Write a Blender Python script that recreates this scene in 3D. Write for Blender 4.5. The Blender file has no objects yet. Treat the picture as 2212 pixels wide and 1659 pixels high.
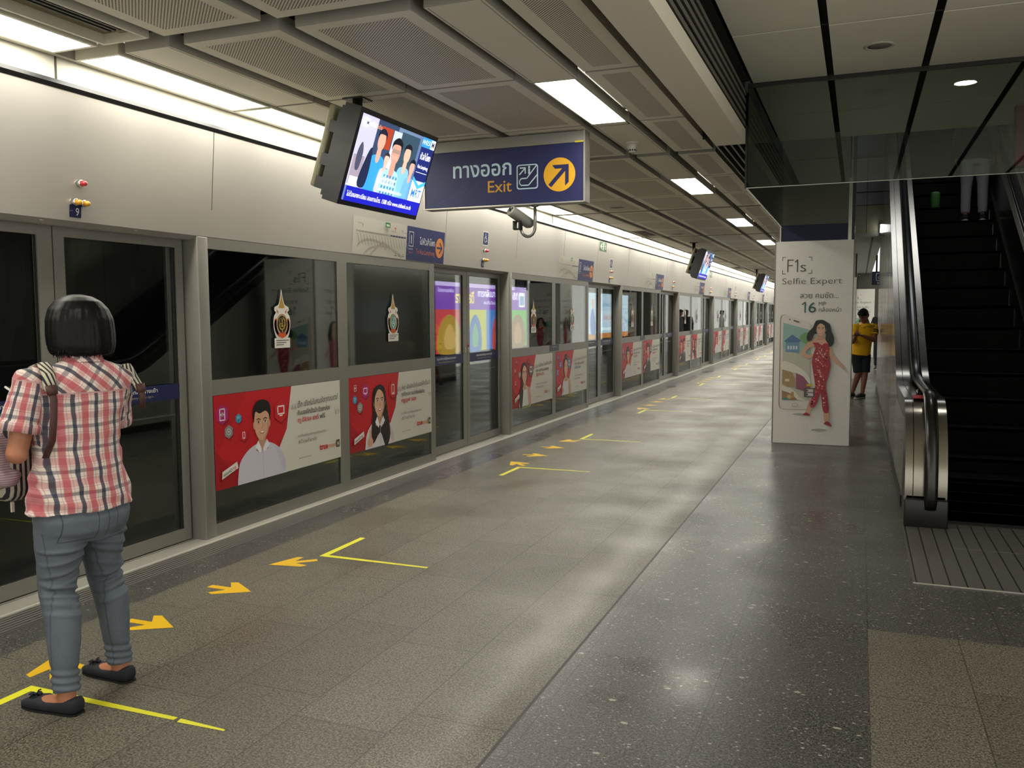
import bpy, bmesh, math, random
from mathutils import Vector, Matrix, noise
from mathutils.geometry import tessellate_polygon
SC = bpy.context.scene
COL = SC.collection
PI = math.pi
rad = math.radians
random.seed(4)

# ---------------------------------------------------------------- camera
YAW, PITCH, ROLL, FPX, CAMH = rad(21.76), rad(-4.56), rad(-0.27), 1875.0, 1.5
_f = Vector((-math.sin(YAW)*math.cos(PITCH), math.cos(YAW)*math.cos(PITCH), math.sin(PITCH)))
_r = Vector((math.cos(YAW), math.sin(YAW), 0)); _u = _r.cross(_f)
_R = _r*math.cos(ROLL)+_u*math.sin(ROLL); _U = _u*math.cos(ROLL)-_r*math.sin(ROLL)
cam = bpy.data.cameras.new('camera'); cam.sensor_width = 36.0; cam.sensor_fit = 'HORIZONTAL'
cam.lens = 36.0*FPX/2212.0; cam.clip_end = 300; cam.clip_start = 0.05
camo = bpy.data.objects.new('camera', cam); COL.objects.link(camo)
_m = Matrix((_R, _U, -_f)).transposed().to_4x4(); _m.translation = Vector((0, 0, CAMH))
camo.matrix_world = _m; SC.camera = camo
# ---------------------------------------------------------------- world, exposure
w = bpy.data.worlds.new('world'); SC.world = w; w.use_nodes = True
w.node_tree.nodes['Background'].inputs[0].default_value = (1, 0.98, 0.88, 1)
w.node_tree.nodes['Background'].inputs[1].default_value = 0.6
SC.view_settings.view_transform = 'Standard'; SC.view_settings.look = 'None'
SC.view_settings.gamma = 1; SC.view_settings.use_curve_mapping = False
SC.view_settings.exposure = 1.2
SC.cycles.max_bounces = 8; SC.cycles.transparent_max_bounces = 16
SC.cycles.use_denoising = True; SC.cycles.caustics_reflective = False; SC.cycles.caustics_refractive = False
SC.cycles.sample_clamp_indirect = 4
STRIP_E, LIGHT_E, COVE_E, DOWN_E = 8.0, 9.0, 3.2, 9.0     # radiance of the lamps
WARM = (1.0, 0.965, 0.85)

# ---------------------------------------------------------------- materials
_mats = {}
def lin(c):
    if isinstance(c, str):
        c = c.lstrip('#'); c = tuple(int(c[i:i+2], 16)/255 for i in (0, 2, 4))
    return tuple(x/12.92 if x <= .04045 else ((x+.055)/1.055)**2.4 for x in c)
class NT:
    """small node-tree helper"""
    def __init__(s, name):
        s.m = bpy.data.materials.new(name); s.m.use_nodes = True; s.t = s.m.node_tree
        s.n = s.t.nodes; s.b = s.n['Principled BSDF']; s.out = s.n['Material Output']
    def new(s, typ, **k):
        o = s.n.new(typ)
        for a, v in k.items():
            if a[0] == 'i' and a[1:].isdigit(): s.set(o.inputs[int(a[1:])], v)
            else: setattr(o, a, v)
        return o
    def set(s, inp, v):
        if hasattr(v, 'is_output') or isinstance(v, bpy.types.NodeSocket): s.t.links.new(v, inp)
        else:
            try: inp.default_value = v
            except Exception: inp.default_value = (*v, 1) if len(v) == 3 else v
    def math(s, op, a, b=0.0, c=None):
        o = s.new('ShaderNodeMath', operation=op); s.set(o.inputs[0], a); s.set(o.inputs[1], b)
        if c is not None: s.set(o.inputs[2], c)
        return o.outputs[0]
    def mix(s, f, a, b, blend='MIX'):
        o = s.new('ShaderNodeMix', data_type='RGBA', blend_type=blend); s.set(o.inputs[0], f)
        s.set(o.inputs[6], (*a, 1) if isinstance(a, tuple) and len(a) == 3 else a)
        s.set(o.inputs[7], (*b, 1) if isinstance(b, tuple) and len(b) == 3 else b)
        return o.outputs[2]
    def xyz(s, kind='Object'):
        tc = s.new('ShaderNodeTexCoord'); sp = s.new('ShaderNodeSeparateXYZ'); s.t.links.new(tc.outputs[kind], sp.inputs[0])
        return sp.outputs, tc.outputs[kind]
    def noise(s, vec, scale, detail=2.0, rough=.5):
        o = s.new('ShaderNodeTexNoise'); s.set(o.inputs['Vector'], vec); o.inputs['Scale'].default_value = scale
        o.inputs['Detail'].default_value = detail; o.inputs['Roughness'].default_value = rough; return o.outputs[0]
    def ramp(s, f, a, b, lo=0.0, hi=1.0):
        o = s.new('ShaderNodeMapRange'); s.set(o.inputs[0], f); o.inputs[1].default_value = a; o.inputs[2].default_value = b
        o.inputs[3].default_value = lo; o.inputs[4].default_value = hi; return o.outputs[0]
    def bump(s, h, strength=.2, dist=.01):
        o = s.new('ShaderNodeBump'); o.inputs['Strength'].default_value = strength; o.inputs['Distance'].default_value = dist
        s.set(o.inputs['Height'], h); s.t.links.new(o.outputs[0], s.b.inputs['Normal'])
    def p(s, **k):
        names = dict(col='Base Color', rough='Roughness', metal='Metallic', spec='Specular IOR Level', coat='Coat Weight', crough='Coat Roughness', sheen='Sheen Weight', emit='Emission Color', estr='Emission Strength')
        for a, v in k.items(): s.set(s.b.inputs[names[a]], v)
        return s
def M(name, col, rough=.5, metal=0.0, var=.06, scale=20.0, bump=0.0, spec=.5, coat=0.0):
    """plain surface with a little procedural variation"""
    if name in _mats: return _mats[name]
    t = NT(name); c = lin(col); _, v = t.xyz()
    n = t.noise(v, scale, 3)
    a = tuple(x*(1-var) for x in c); b = tuple(min(1, x*(1+var)) for x in c)
    t.p(col=t.mix(n, a, b), rough=t.ramp(n, 0, 1, rough*.85, min(1, rough*1.15)), metal=metal, spec=spec, coat=coat)
    if bump: t.bump(n, bump, .004)
    _mats[name] = t.m; return t.m
def paint(col, emit=0.0, rough=.45):
    key = ('paint', col, emit, rough)
    if key in _mats: return _mats[key]
    t = NT('print_%s%s' % (str(col).lstrip('#'), '_lit' if emit else ''))
    c = lin(col); _, v = t.xyz(); n = t.noise(v, 60, 2)
    cc = t.mix(n, tuple(x*.97 for x in c), tuple(min(1, x*1.03) for x in c))
    t.p(col=cc, rough=rough)
    if emit: t.p(emit=cc, estr=emit, spec=.3)
    _mats[key] = t.m; return t.m
def lamp_mat(name, col, e):
    if name in _mats: return _mats[name]
    t = NT(name); _, v = t.xyz(); n = t.noise(v, 3, 1)
    t.p(col=(.9, .9, .9), emit=(*col, 1), estr=t.ramp(n, 0, 1, e*.95, e*1.05)); _mats[name] = t.m; return t.m
def glass_mat(name, tint=(.9, .92, .9), ior=1.5, rough=0.0, boost=1.0):
    if name in _mats: return _mats[name]
    t = NT(name); tr = t.new('ShaderNodeBsdfTransparent'); tr.inputs[0].default_value = (*tint, 1)
    gl = t.new('ShaderNodeBsdfGlossy'); gl.inputs['Roughness'].default_value = rough
    fr = t.new('ShaderNodeFresnel'); fr.inputs[0].default_value = ior
    _, v = t.xyz(); n = t.noise(v, 1.2, 2)
    mx = t.new('ShaderNodeMixShader'); t.set(mx.inputs[0], t.math('MULTIPLY', fr.outputs[0], t.ramp(n, 0, 1, .9*boost, 1.1*boost)))
    t.t.links.new(tr.outputs[0], mx.inputs[1]); t.t.links.new(gl.outputs[0], mx.inputs[2]); t.t.links.new(mx.outputs[0], t.out.inputs[0])
    t.n.remove(t.b); _mats[name] = t.m; return t.m

# ---------------------------------------------------------------- mesh helpers
class MB:
    def __init__(s): s.v = []; s.f = []; s.mi = []; s.sm = []; s.mats = []
    def slot(s, m):
        if m not in s.mats: s.mats.append(m)
        return s.mats.index(m)
    def add(s, vs, fs, m, smooth=False):
        o = len(s.v); k = s.slot(m); s.v += [tuple(v) for v in vs]
        for f in fs: s.f.append(tuple(i+o for i in f)); s.mi.append(k); s.sm.append(smooth)
        return s
    def box(s, x0, x1, y0, y1, z0, z1, m):
        vs = [(x, y, z) for z in (z0, z1) for y in (y0, y1) for x in (x0, x1)]
        return s.add(vs, [(0, 2, 3, 1), (4, 5, 7, 6), (0, 1, 5, 4), (2, 6, 7, 3), (0, 4, 6, 2), (1, 3, 7, 5)], m)
    def rbox(s, x0, x1, y0, y1, z0, z1, m, r=.01, seg=2):
        bm = bmesh.new(); bmesh.ops.create_cube(bm, size=1)
        for v in bm.verts: v.co = Vector(((x0+x1)/2+v.co.x*(x1-x0), (y0+y1)/2+v.co.y*(y1-y0), (z0+z1)/2+v.co.z*(z1-z0)))
        bmesh.ops.bevel(bm, geom=bm.edges[:], offset=r, segments=seg, affect='EDGES', profile=.5)
        bm.verts.index_update()
        s.add([v.co for v in bm.verts], [[v.index for v in f.verts] for f in bm.faces], m, seg > 1); bm.free(); return s
    def prism(s, poly, ax, a, b, m, smooth=False):
        """polygon extruded along an axis; poly in the two other axes (x: y,z  y: x,z  z: x,y)"""
        def p3(p, t): return {'x': (t, p[0], p[1]), 'y': (p[0], t, p[1]), 'z': (p[0], p[1], t)}[ax]
        n = len(poly); vs = [p3(p, a) for p in poly]+[p3(p, b) for p in poly]
        tri = tessellate_polygon([[Vector((p[0], p[1], 0)) for p in poly]])
        s.add(vs, [tuple(t) for t in tri]+[tuple(i+n for i in reversed(t)) for t in tri], m)
        return s.add(vs, [(i, (i+1) % n, (i+1) % n+n, i+n) for i in range(n)], m, smooth)
    def loft(s, rings, m, cap=True, smooth=True, closed=True):
        n = len(rings[0]); vs = [p for r in rings for p in r]; fs = []
        for i in range(len(rings)-1):
            for j in range(n if closed else n-1):
                k = (j+1) % n; fs.append((i*n+j, i*n+k, (i+1)*n+k, (i+1)*n+j))
        if cap and closed: fs += [tuple(range(n-1, -1, -1)), tuple(range((len(rings)-1)*n, len(rings)*n))]
        return s.add(vs, fs, m, smooth)
    def tube(s, pts, r, m, n=10, side=None, cap=True):
        """sweep; r scalar / list of scalars / list of (a,b); a lies along 'side'"""
        pts = [Vector(p) for p in pts]; rings = []; prev = None
        rs = r if isinstance(r, list) else [r]*len(pts)
        for i, p in enumerate(pts):
            d = (pts[min(i+1, len(pts)-1)]-pts[max(i-1, 0)]).normalized()
            if side is not None: a = Vector(side)
            elif prev is not None: a = prev
            else: a = Vector((0, 0, 1)) if abs(d.z) < .9 else Vector((1, 0, 0))
            a = (a-d*a.dot(d)); a = a.normalized() if a.length > 1e-6 else d.orthogonal().normalized()
            b = d.cross(a); prev = a
            ra, rb = rs[i] if isinstance(rs[i], tuple) else (rs[i], rs[i])
            rings.append([p+a*(ra*math.cos(2*PI*k/n))+b*(rb*math.sin(2*PI*k/n)) for k in range(n)])
        return s.loft(rings, m, cap)
    def ball(s, c, r, m, n=16, k=10):
        rx, ry, rz = r if isinstance(r, tuple) else (r, r, r)
        rings = [[(c[0]+rx*math.sin(PI*i/k)*math.cos(2*PI*j/n), c[1]+ry*math.sin(PI*i/k)*math.sin(2*PI*j/n), c[2]-rz*math.cos(PI*i/k)) for j in range(n)] for i in range(k+1)]
        rings[0] = [(c[0]+1e-4*math.cos(2*PI*j/n), c[1]+1e-4*math.sin(2*PI*j/n), c[2]-rz) for j in range(n)]
        rings[-1] = [(c[0]+1e-4*math.cos(2*PI*j/n), c[1]+1e-4*math.sin(2*PI*j/n), c[2]+rz) for j in range(n)]
        return s.loft(rings, m)
    def lathe(s, prof, c, m, n=24, ax='z'):
        def q(r, h, a):
            x, y = r*math.cos(a), r*math.sin(a)
            return {'z': (c[0]+x, c[1]+y, c[2]+h), 'x': (c[0]+h, c[1]+x, c[2]+y), 'y': (c[0]+x, c[1]+h, c[2]+y)}[ax]
        return s.loft([[q(max(r, 1e-4), h, 2*PI*j/n) for j in range(n)] for r, h in prof], m)
    def mesh(s, name, off=(0, 0, 0)):
        me = bpy.data.meshes.new(name)
        me.from_pydata([(v[0]-off[0], v[1]-off[1], v[2]-off[2]) for v in s.v], [], s.f)
        for m in s.mats: me.materials.append(m)
        me.polygons.foreach_set('material_index', s.mi); me.polygons.foreach_set('use_smooth', s.sm); me.update()
        bm = bmesh.new(); bm.from_mesh(me); bmesh.ops.recalc_face_normals(bm, faces=bm.faces[:]); bm.to_mesh(me); bm.free()
        return me
    def build(s, name, parent=None, o=None, local=False):
        """parent: part in world coords shifted to its parent (local=True: already local); o: origin of a one-mesh thing"""
        if parent is not None and not local:
            off = Vector(parent.location); q = parent.parent
            while q: off += q.location; q = q.parent
        else: off = Vector(o or (0, 0, 0))
        ob = bpy.data.objects.new(name, s.mesh(name, off)); COL.objects.link(ob)
        if parent is not None: ob.parent = parent
        else: ob.location = off
        return ob
def tag(o, label, cat, group=None, kind=None):
    o['label'] = label; o['category'] = cat
    if group: o['group'] = group
    if kind: o['kind'] = kind
    return o
def thing(name, label, cat, loc, group=None, rz=0.0, kind=None):
    o = bpy.data.objects.new(name, None); COL.objects.link(o); o.location = loc; o.rotation_euler = (0, 0, rz)
    o.empty_display_size = .1
    return tag(o, label, cat, group, kind)
def structure(o): o['kind'] = 'structure'; return o
def dup(src, dy=0.0, label=None, group=None, loc=None):
    r = src.copy(); COL.objects.link(r); r.location = loc if loc is not None else (src.location.x, src.location.y+dy, src.location.z)
    if label: r['label'] = label
    if group: r['group'] = group
    for ch in list(src.children):
        c = ch.copy(); COL.objects.link(c); c.parent = r
        for g in list(ch.children):
            d = g.copy(); COL.objects.link(d); d.parent = c
    return r

# ---------------------------------------------------------------- flat prints (signs, posters, screens)
_txt = {}
def text_mesh(s, bold=0.0):
    k = (s, bold)
    if k not in _txt:
        cu = bpy.data.curves.new('lettering', 'FONT'); cu.body = s; cu.size = 1; cu.resolution_u = 3; cu.offset = bold
        ob = bpy.data.objects.new('lettering', cu); me = ob.to_mesh()
        _txt[k] = ([(v.co.x, v.co.y) for v in me.vertices], [tuple(p.vertices) for p in me.polygons])
        ob.to_mesh_clear(); bpy.data.objects.remove(ob); bpy.data.curves.remove(cu)
    return _txt[k]
def spl(pts, n=5, closed=True):
    P = [Vector((p[0], p[1])) for p in pts]; out = []; L = len(P)
    for i in range(L if closed else L-1):
        g = (lambda j: P[j % L]) if closed else (lambda j: P[max(0, min(L-1, j))])
        a, b, c, d = g(i-1), g(i), g(i+1), g(i+2)
        for t in range(n):
            t /= n; out.append(tuple(.5*((2*b)+(c-a)*t+(2*a-5*b+4*c-d)*t*t+(3*b-a-3*c+d)*t**3)))
    if not closed: out.append(tuple(P[-1]))
    return out
class Art:
    """prints laid as thin films on a plane: origin o, unit axes u and v, outward normal n"""
    def __init__(s, o, u, v, n, emit=0.0, rough=.45, step=.00025):
        s.o, s.u, s.w, s.n = map(Vector, (o, u, v, n)); s.mb = MB(); s.k = 0; s.emit = emit; s.rough = rough; s.step = step
        s.X = (0, 0, 1, 1)
    def P(s, x, y):
        x0, y0, sx, sy = s.X
        return s.o+s.u*(x0+x*sx)+s.w*(y0+y*sy)+s.n*(s.k*s.step)
    def at(s, x0=0, y0=0, sx=1, sy=None): s.X = (x0, y0, sx, sx if sy is None else sy); return s
    def poly(s, pts, c, keep=False):
        if not keep: s.k += 1
        tri = tessellate_polygon([[Vector((p[0], p[1], 0)) for p in pts]])
        s.mb.add([s.P(*p) for p in pts], [tuple(t) for t in tri], paint(c, s.emit, s.rough)); return s
    def sp(s, pts, c, n=5): return s.poly(spl(pts, n), c)
    def rect(s, x, y, w, h, c, r=0.0):
        if not r: return s.poly([(x, y), (x+w, y), (x+w, y+h), (x, y+h)], c)
        pts = []
        for cx, cy, a in ((x+w-r, y+r, -PI/2), (x+w-r, y+h-r, 0), (x+r, y+h-r, PI/2), (x+r, y+r, PI)):
            pts += [(cx+r*math.cos(a+PI/2*i/5), cy+r*math.sin(a+PI/2*i/5)) for i in range(6)]
        return s.poly(pts, c)
    def ell(s, x, y, a, b, c, n=28, rot=0.0):
        pts = [(a*math.cos(2*PI*i/n), b*math.sin(2*PI*i/n)) for i in range(n)]
        cr, sr = math.cos(rot), math.sin(rot)
        return s.poly([(x+p*cr-q*sr, y+p*sr+q*cr) for p, q in pts], c)
    def hexa(s, x, y, r, c): return s.poly([(x+r*.87*a, y+r*b) for a, b in ((0, 1), (-1, .5), (-1, -.5), (0, -1), (1, -.5), (1, .5))], c)
    def line(s, pts, w, c, closed=False):
        s.k += 1; P = [Vector(p) for p in pts]; n = len(P)
        for i in range(n if closed else n-1):
            a, b = P[i], P[(i+1) % n]
            if (b-a).length < 1e-7: continue
            d = (b-a).normalized(); e = Vector((-d.y, d.x))*w/2; d = d*w*.3
            s.mb.add([s.P(*(a-d+e)), s.P(*(a-d-e)), s.P(*(b+d-e)), s.P(*(b+d+e))], [(0, 1, 2, 3)], paint(c, s.emit, s.rough))
        return s
    def ring(s, x, y, a, b, w, c, a0=0.0, a1=2*PI, n=28):
        return s.line([(x+a*math.cos(a0+(a1-a0)*i/n), y+b*math.sin(a0+(a1-a0)*i/n)) for i in range(n+1)], w, c)
    def text(s, t, x, y, size, c, al='l', w=None, bold=0.0, slant=0.0, rise=0.0):
        """w: fit to this width; slant shears the letters; rise tilts the line"""
        vs, fs = text_mesh(t, bold)
        if not vs: return s
        s.k += 1; x0 = min(v[0] for v in vs); x1 = max(v[0] for v in vs); sx = size
        if w: sx = w/(x1-x0)
        W = (x1-x0)*sx; ox = {'l': 0, 'c': -W/2, 'r': -W}[al]
        s.mb.add([s.P(x+ox+(v[0]-x0)*sx+slant*v[1]*size, y+v[1]*size+rise*((v[0]-x0)*sx)) for v in vs], fs, paint(c, s.emit, s.rough)); return s
    def build(s, name, parent=None, o=None, local=False): return s.mb.build(name, parent, o, local)
# ================================================================ surfaces of the hall
def floor_mat(kind):
    t = NT('floor_'+kind); (x, y, z), v = t.xyz()
    mk = t.math
    if kind == 'granite':
        row = mk('FLOOR', mk('DIVIDE', mk('SUBTRACT', -1.14, x), .4)); par = mk('MODULO', row, 2.0)
        yy = mk('DIVIDE', mk('SUBTRACT', y, mk('ADD', .4, mk('MULTIPLY', par, -.17))), .8); xx = mk('DIVIDE', mk('SUBTRACT', -1.14, x), .4)
        n1 = t.noise(v, 125, 3, .75); n2 = t.noise(v, 60, 1); vg = t.new('ShaderNodeTexVoronoi'); t.set(vg.inputs['Vector'], v); vg.inputs['Scale'].default_value = 130
        c = t.mix(t.ramp(n1, .42, .6), lin('#47443c'), lin('#8c8777')); c = t.mix(t.ramp(n2, .55, .7, 0, .4), c, lin('#6d6859')); c = t.mix(mk('MULTIPLY', mk('LESS_THAN', t.new('ShaderNodeSeparateColor', i0=vg.outputs[1]).outputs[0], .16), .5), c, lin('#38352e'))
        lw, vary, rough = .0055, .18, .36
    else:
        xx = mk('DIVIDE', mk('ADD', x, .503), .578); yy = mk('DIVIDE', y, 2.6); row = mk('FLOOR', xx)
        n1 = t.noise(v, 105, 3, .8)
        c = t.mix(t.ramp(n1, .42, .6), lin('#2f2f2c'), lin('#686660'))
        for sc, th, col in ((170, .10, '#8d897b'), (150, .12, '#211f1c'), (90, .06, '#99958a'), (60, .025, '#b5b0a3'), (26, .010, '#aaa598')):
            mp = t.new('ShaderNodeMapping'); t.set(mp.inputs['Vector'], v); mp.inputs['Scale'].default_value = (1, 1.6 if sc > 20 else .8, 1)
            mp.inputs['Location'].default_value = (sc*.37+th*50, th*31, 0); mp.inputs['Rotation'].default_value = (0, 0, th*9)
            vo = t.new('ShaderNodeTexVoronoi'); t.set(vo.inputs['Vector'], mp.outputs[0]); vo.inputs['Scale'].default_value = sc; vo.inputs['Randomness'].default_value = 1.0; vo.distance = 'EUCLIDEAN'
            sel = mk('MULTIPLY', mk('LESS_THAN', mk('ADD', vo.outputs[0], mk('MULTIPLY', mk('SUBTRACT', n1, .5), .9)), .38), mk('LESS_THAN', t.new('ShaderNodeSeparateColor', i0=vo.outputs[1]).outputs[0], th))
            c = t.mix(sel, c, lin(col))
        lw, vary, rough = .005, .06, .27
    cell = t.new('ShaderNodeCombineXYZ', i0=mk('FLOOR', yy), i1=row, i2=3.3)
    wn = t.new('ShaderNodeTexWhiteNoise'); t.set(wn.inputs[0], cell.outputs[0])
    c = t.mix(1.0, c, t.new('ShaderNodeCombineXYZ', i0=t.ramp(wn.outputs[0], 0, 1, 1-vary, 1), i1=t.ramp(wn.outputs[0], 0, 1, 1-vary, 1), i2=t.ramp(wn.outputs[0], 0, 1, 1-vary, 1)).outputs[0], 'MULTIPLY')
    fx = mk('MULTIPLY', mk('PINGPONG', xx, .5), .4 if kind == 'granite' else .578); fy = mk('MULTIPLY', mk('PINGPONG', yy, .5), .8 if kind == 'granite' else 2.6)
    j = mk('LESS_THAN', mk('MINIMUM', fx, fy), lw*.5)
    c = t.mix(mk('MULTIPLY', j, .6), c, lin('#25221d'))
    big = t.noise(v, 1.3, 3); t.p(col=c, rough=t.ramp(big, .3, .7, rough*.85, rough*1.5), spec=.32 if kind == 'granite' else .38, coat=.06 if kind == 'granite' else 0.0, crough=.12)
    return t.m
FL_G, FL_D = floor_mat('granite'), floor_mat('terrazzo')
def stripe_mat(name, axis, period, duty, ca, cb, rough=.35, metal=.3, depth=.4, spec=.5):
    t = NT(name); s, v = t.xyz(); i = 'xyz'.index(axis)
    f = t.math('PINGPONG', t.math('DIVIDE', s[i], period), .5); n = t.noise(v, 60, 2)
    k = t.math('LESS_THAN', f, duty*.5)
    t.p(col=t.mix(k, t.mix(n, tuple(x*.9 for x in lin(ca)), lin(ca)), lin(cb)), rough=rough, metal=metal, spec=spec)
    t.bump(t.ramp(f, duty*.4, duty*.6), depth, .003); return t.m
GROOVE = stripe_mat('grooved_strip', 'x', .03, .36, '#77746d', '#2b2926', .3, .1)
RIB = stripe_mat('ribbed_plate', 'x', .085, .1, '#6a665e', '#242220', .4, .3)
ALU = M('anodised_aluminium', '#85827a', .42, .25, .05, 8)
ALU2 = M('aluminium_threshold', '#c6c3b8', .35, .5, .05, 30)
DARKGAP = M('dark_rubber', '#141312', .6)
SEAM = M('seam_dark', '#3b3833', .7)  # dark colour of panel joints and grooves
STEEL = M('brushed_steel', '#a7a39b', .22, .9, .05, 5)
BLACK = M('black_plastic', '#161617', .38, 0, .1)
DKMET = M('dark_metal', '#2a2927', .4, .4)
WHITE = M('white_enamel', '#d9d6cc', .4)
def satin(name, col, rough):
    t = NT(name); (x, y, z), v = t.xyz(); mp = t.new('ShaderNodeMapping'); t.set(mp.inputs['Vector'], v); mp.inputs['Scale'].default_value = (1, 1, .35)
    n = t.noise(mp.outputs[0], 1.6, 3); n2 = t.noise(v, 300, 1)
    t.p(col=t.mix(n, tuple(a*.93 for a in lin(col)), lin(col)), metal=.3, rough=t.ramp(n, .3, .7, rough*.8, rough*1.25)); t.bump(n2, .04, .001); return t.m
HEAD = satin('satin_fascia_panels', '#c6c1b9', .36)
COVE = M('cove_panel', '#b9b5a6', .5, .1)
CEIL = M('ceiling_panel_paint', '#ebe5d4', .5, 0, .03, 6)
CEILS = M('ceiling_panel_edge', '#a5a195', .6)
PLEN = M('ceiling_void', '#1c1a17', .9)
def perf_mat():
    t = NT('perforated_panel'); (x, y, z), v = t.xyz(); mk = t.math
    a = mk('PINGPONG', mk('DIVIDE', mk('ADD', x, y), .0192), .5); b = mk('PINGPONG', mk('DIVIDE', mk('SUBTRACT', x, y), .0192), .5)
    hole = mk('MULTIPLY', mk('LESS_THAN', a, .235), mk('LESS_THAN', b, .4))
    n = t.noise(v, 5, 2)
    t.p(col=t.mix(hole, t.mix(n, lin('#e4decd'), lin('#ebe5d4')), lin('#57534a')), rough=.55); return t.m
PERF = perf_mat()

# ---------------------------------------------------------------- floor
Y0, Y1 = -2.6, 62.0
b = MB()
def fq(x0, x1, y0, y1, m, z=0.0): b.add([(x0, y0, z), (x1, y0, z), (x1, y1, z), (x0, y1, z)], [(0, 1, 2, 3)], m)
fq(-3.95, -3.74, Y0, Y1, GROOVE); fq(-3.74, -3.497, Y0, Y1, FL_D); fq(-3.497, -1.147, Y0, Y1, FL_G); fq(-1.147, -1.134, Y0, Y1, M('floor_joint', '#26221d', .5))
fq(-1.134, .075, Y0, Y1, FL_D); fq(.075, 2.6, Y0, 4.365, FL_G); fq(.075, 2.6, 4.365, Y1, FL_D)
structure(b.build('floor'))
b = MB(); b.box(-4.22, -3.965, Y0, Y1, -.12, .002, ALU2); b.box(-3.965, -3.95, Y0, Y1, -.1, .006, M('threshold_nosing', '#e6e3d8', .3, .3))
for x in (-4.2, -4.165, -4.125): b.box(x, x+.006, Y0, Y1, .0, .0024, SEAM)
structure(b.build('trim_1'))

# ---------------------------------------------------------------- fascia above the doors, cove
PB, PY = 5.4467, 4.555            # bay length, first post
b = MB()
b.prism([(-4.03, 2.025), (-3.976, 2.712), (-4.0, 2.712), (-4.06, 2.12), (-4.24, 2.12), (-4.24, 2.0), (-4.09, 2.0)], 'y', Y0, Y1, HEAD)
seams = [-6.2, -2.7, -.75, 1.2, 4.69, 8.2, 10.22, 12.08, 13.82, 15.88, 17.6, 19.35, 21.3, 23.1, 24.8, 26.8, 28.5, 30.2, 32.2, 34, 35.7, 37.7, 39.4, 41, 43]
for y in seams: b.prism([(-4.0301, 2.027), (-3.9755, 2.709), (-3.98, 2.709), (-4.04, 2.03)], 'y', y-.003, y+.003, SEAM)
for y in [PY+PB*k+d for k in range(-1, 4) for d in (.35, 1.45, 3.1, 4.3, 4.95)]:
    b.ball((-4.048, y, 2.014), (.006, .014, .004), M('fixing_clip', '#cfccc2', .3, .5), 8, 6)
structure(b.build('wall_left'))
b = MB(); b.prism([(-3.974, 2.708), (-3.962, 2.73), (-3.967, 2.752), (-3.985, 2.757), (-3.999, 2.712)], 'y', Y0, Y1, BLACK); structure(b.build('trim_2'))
b = MB(); b.box(-4.09, -4.06, Y0, Y1, 2.12, 2.99, COVE); b.box(-4.06, -3.99, Y0, Y1, 2.58, 2.6, COVE)
for k in range(-1, 6): b.box(-4.0605, -4.057, 3.545+8.19*k, 3.557+8.19*k, 2.6, 2.9, SEAM)
structure(b.build('wall_cove'))
tubem = lamp_mat('cove_tube_lit', WARM, COVE_E)
for k in range(-1, 12):
    o = thing('cove_light', 'slim lamp tube hidden in the cove behind the black trim', 'light', (-4.028, 3.75+4.095*k, 2.68), 'cove lamp tubes above the fascia')
    c = MB(); c.tube([(-4.03, 3.75+4.095*k, 2.68), (-4.03, 7.45+4.095*k, 2.68)], .011, tubem, 8); c.build('tube', o)
    c = MB(); c.box(-4.05, -4.015, 3.72+4.095*k, 7.48+4.095*k, 2.6, 2.667, WHITE); c.build('batten', o)

# ---------------------------------------------------------------- main ceiling
ZC = 2.895; PIT = 1.3645
def seam_at(k): return 3.57+PIT*k
def span(k):
    a = seam_at(k)+(.07 if k % 3 == 0 else .014); e = seam_at(k+1)-(.07 if (k+1) % 3 == 0 else .014); return a, e
b = MB()
def panel(x0, x1, y0, y1, perf):
    b.box(x0, x1, y0, y1, ZC+.0005, ZC+.085, CEILS)
    b.add([(x0, y0, ZC), (x1, y0, ZC), (x1, y1, ZC), (x0, y1, ZC)], [(0, 1, 2, 3)], CEIL)
    if perf:
        q = .075; b.add([(x0+q, y0+q, ZC-.0006), (x1-q, y0+q, ZC-.0006), (x1-q, y1-q, ZC-.0006), (x0+q, y1-q, ZC-.0006)], [(0, 1, 2, 3)], PERF)
    else:
        for xx in (x0+.012, x1-.018): b.box(xx, xx+.006, y0+.012, y1-.012, ZC-.001, ZC, CEILS)
VENTS = (-1, 8, 17, 26)
for k in range(-4, 42):
    y0, y1 = span(k)
    panel(-3.26, -2.672, y0, y1, 1); panel(-2.577, -1.945, y0, y1, 1); panel(-1.51, -1.187, y0, y1, 1)
    if k not in VENTS: panel(-3.655, -3.355, y0, y1, 0)
    if (k-1) % 3 != 0: panel(-1.878, -1.582, y0-(.03 if (k-1) % 3 == 1 else 0), y1+(.03 if (k-1) % 3 == 2 else 0), 0)
    else:
        ya, yb = span(k); panel(-1.878, -1.582, ya, 5.035+4.0935*((k-1)//3), 0) if 5.035+4.0935*((k-1)//3)-ya > .03 else None
b.box(-4.05, -.86, Y0, Y1, 3.0, 3.03, PLEN)
b.box(-4.055, -4.02, Y0, Y1, 2.9, 3.0, CEILS)
structure(b.build('ceiling'))

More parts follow.
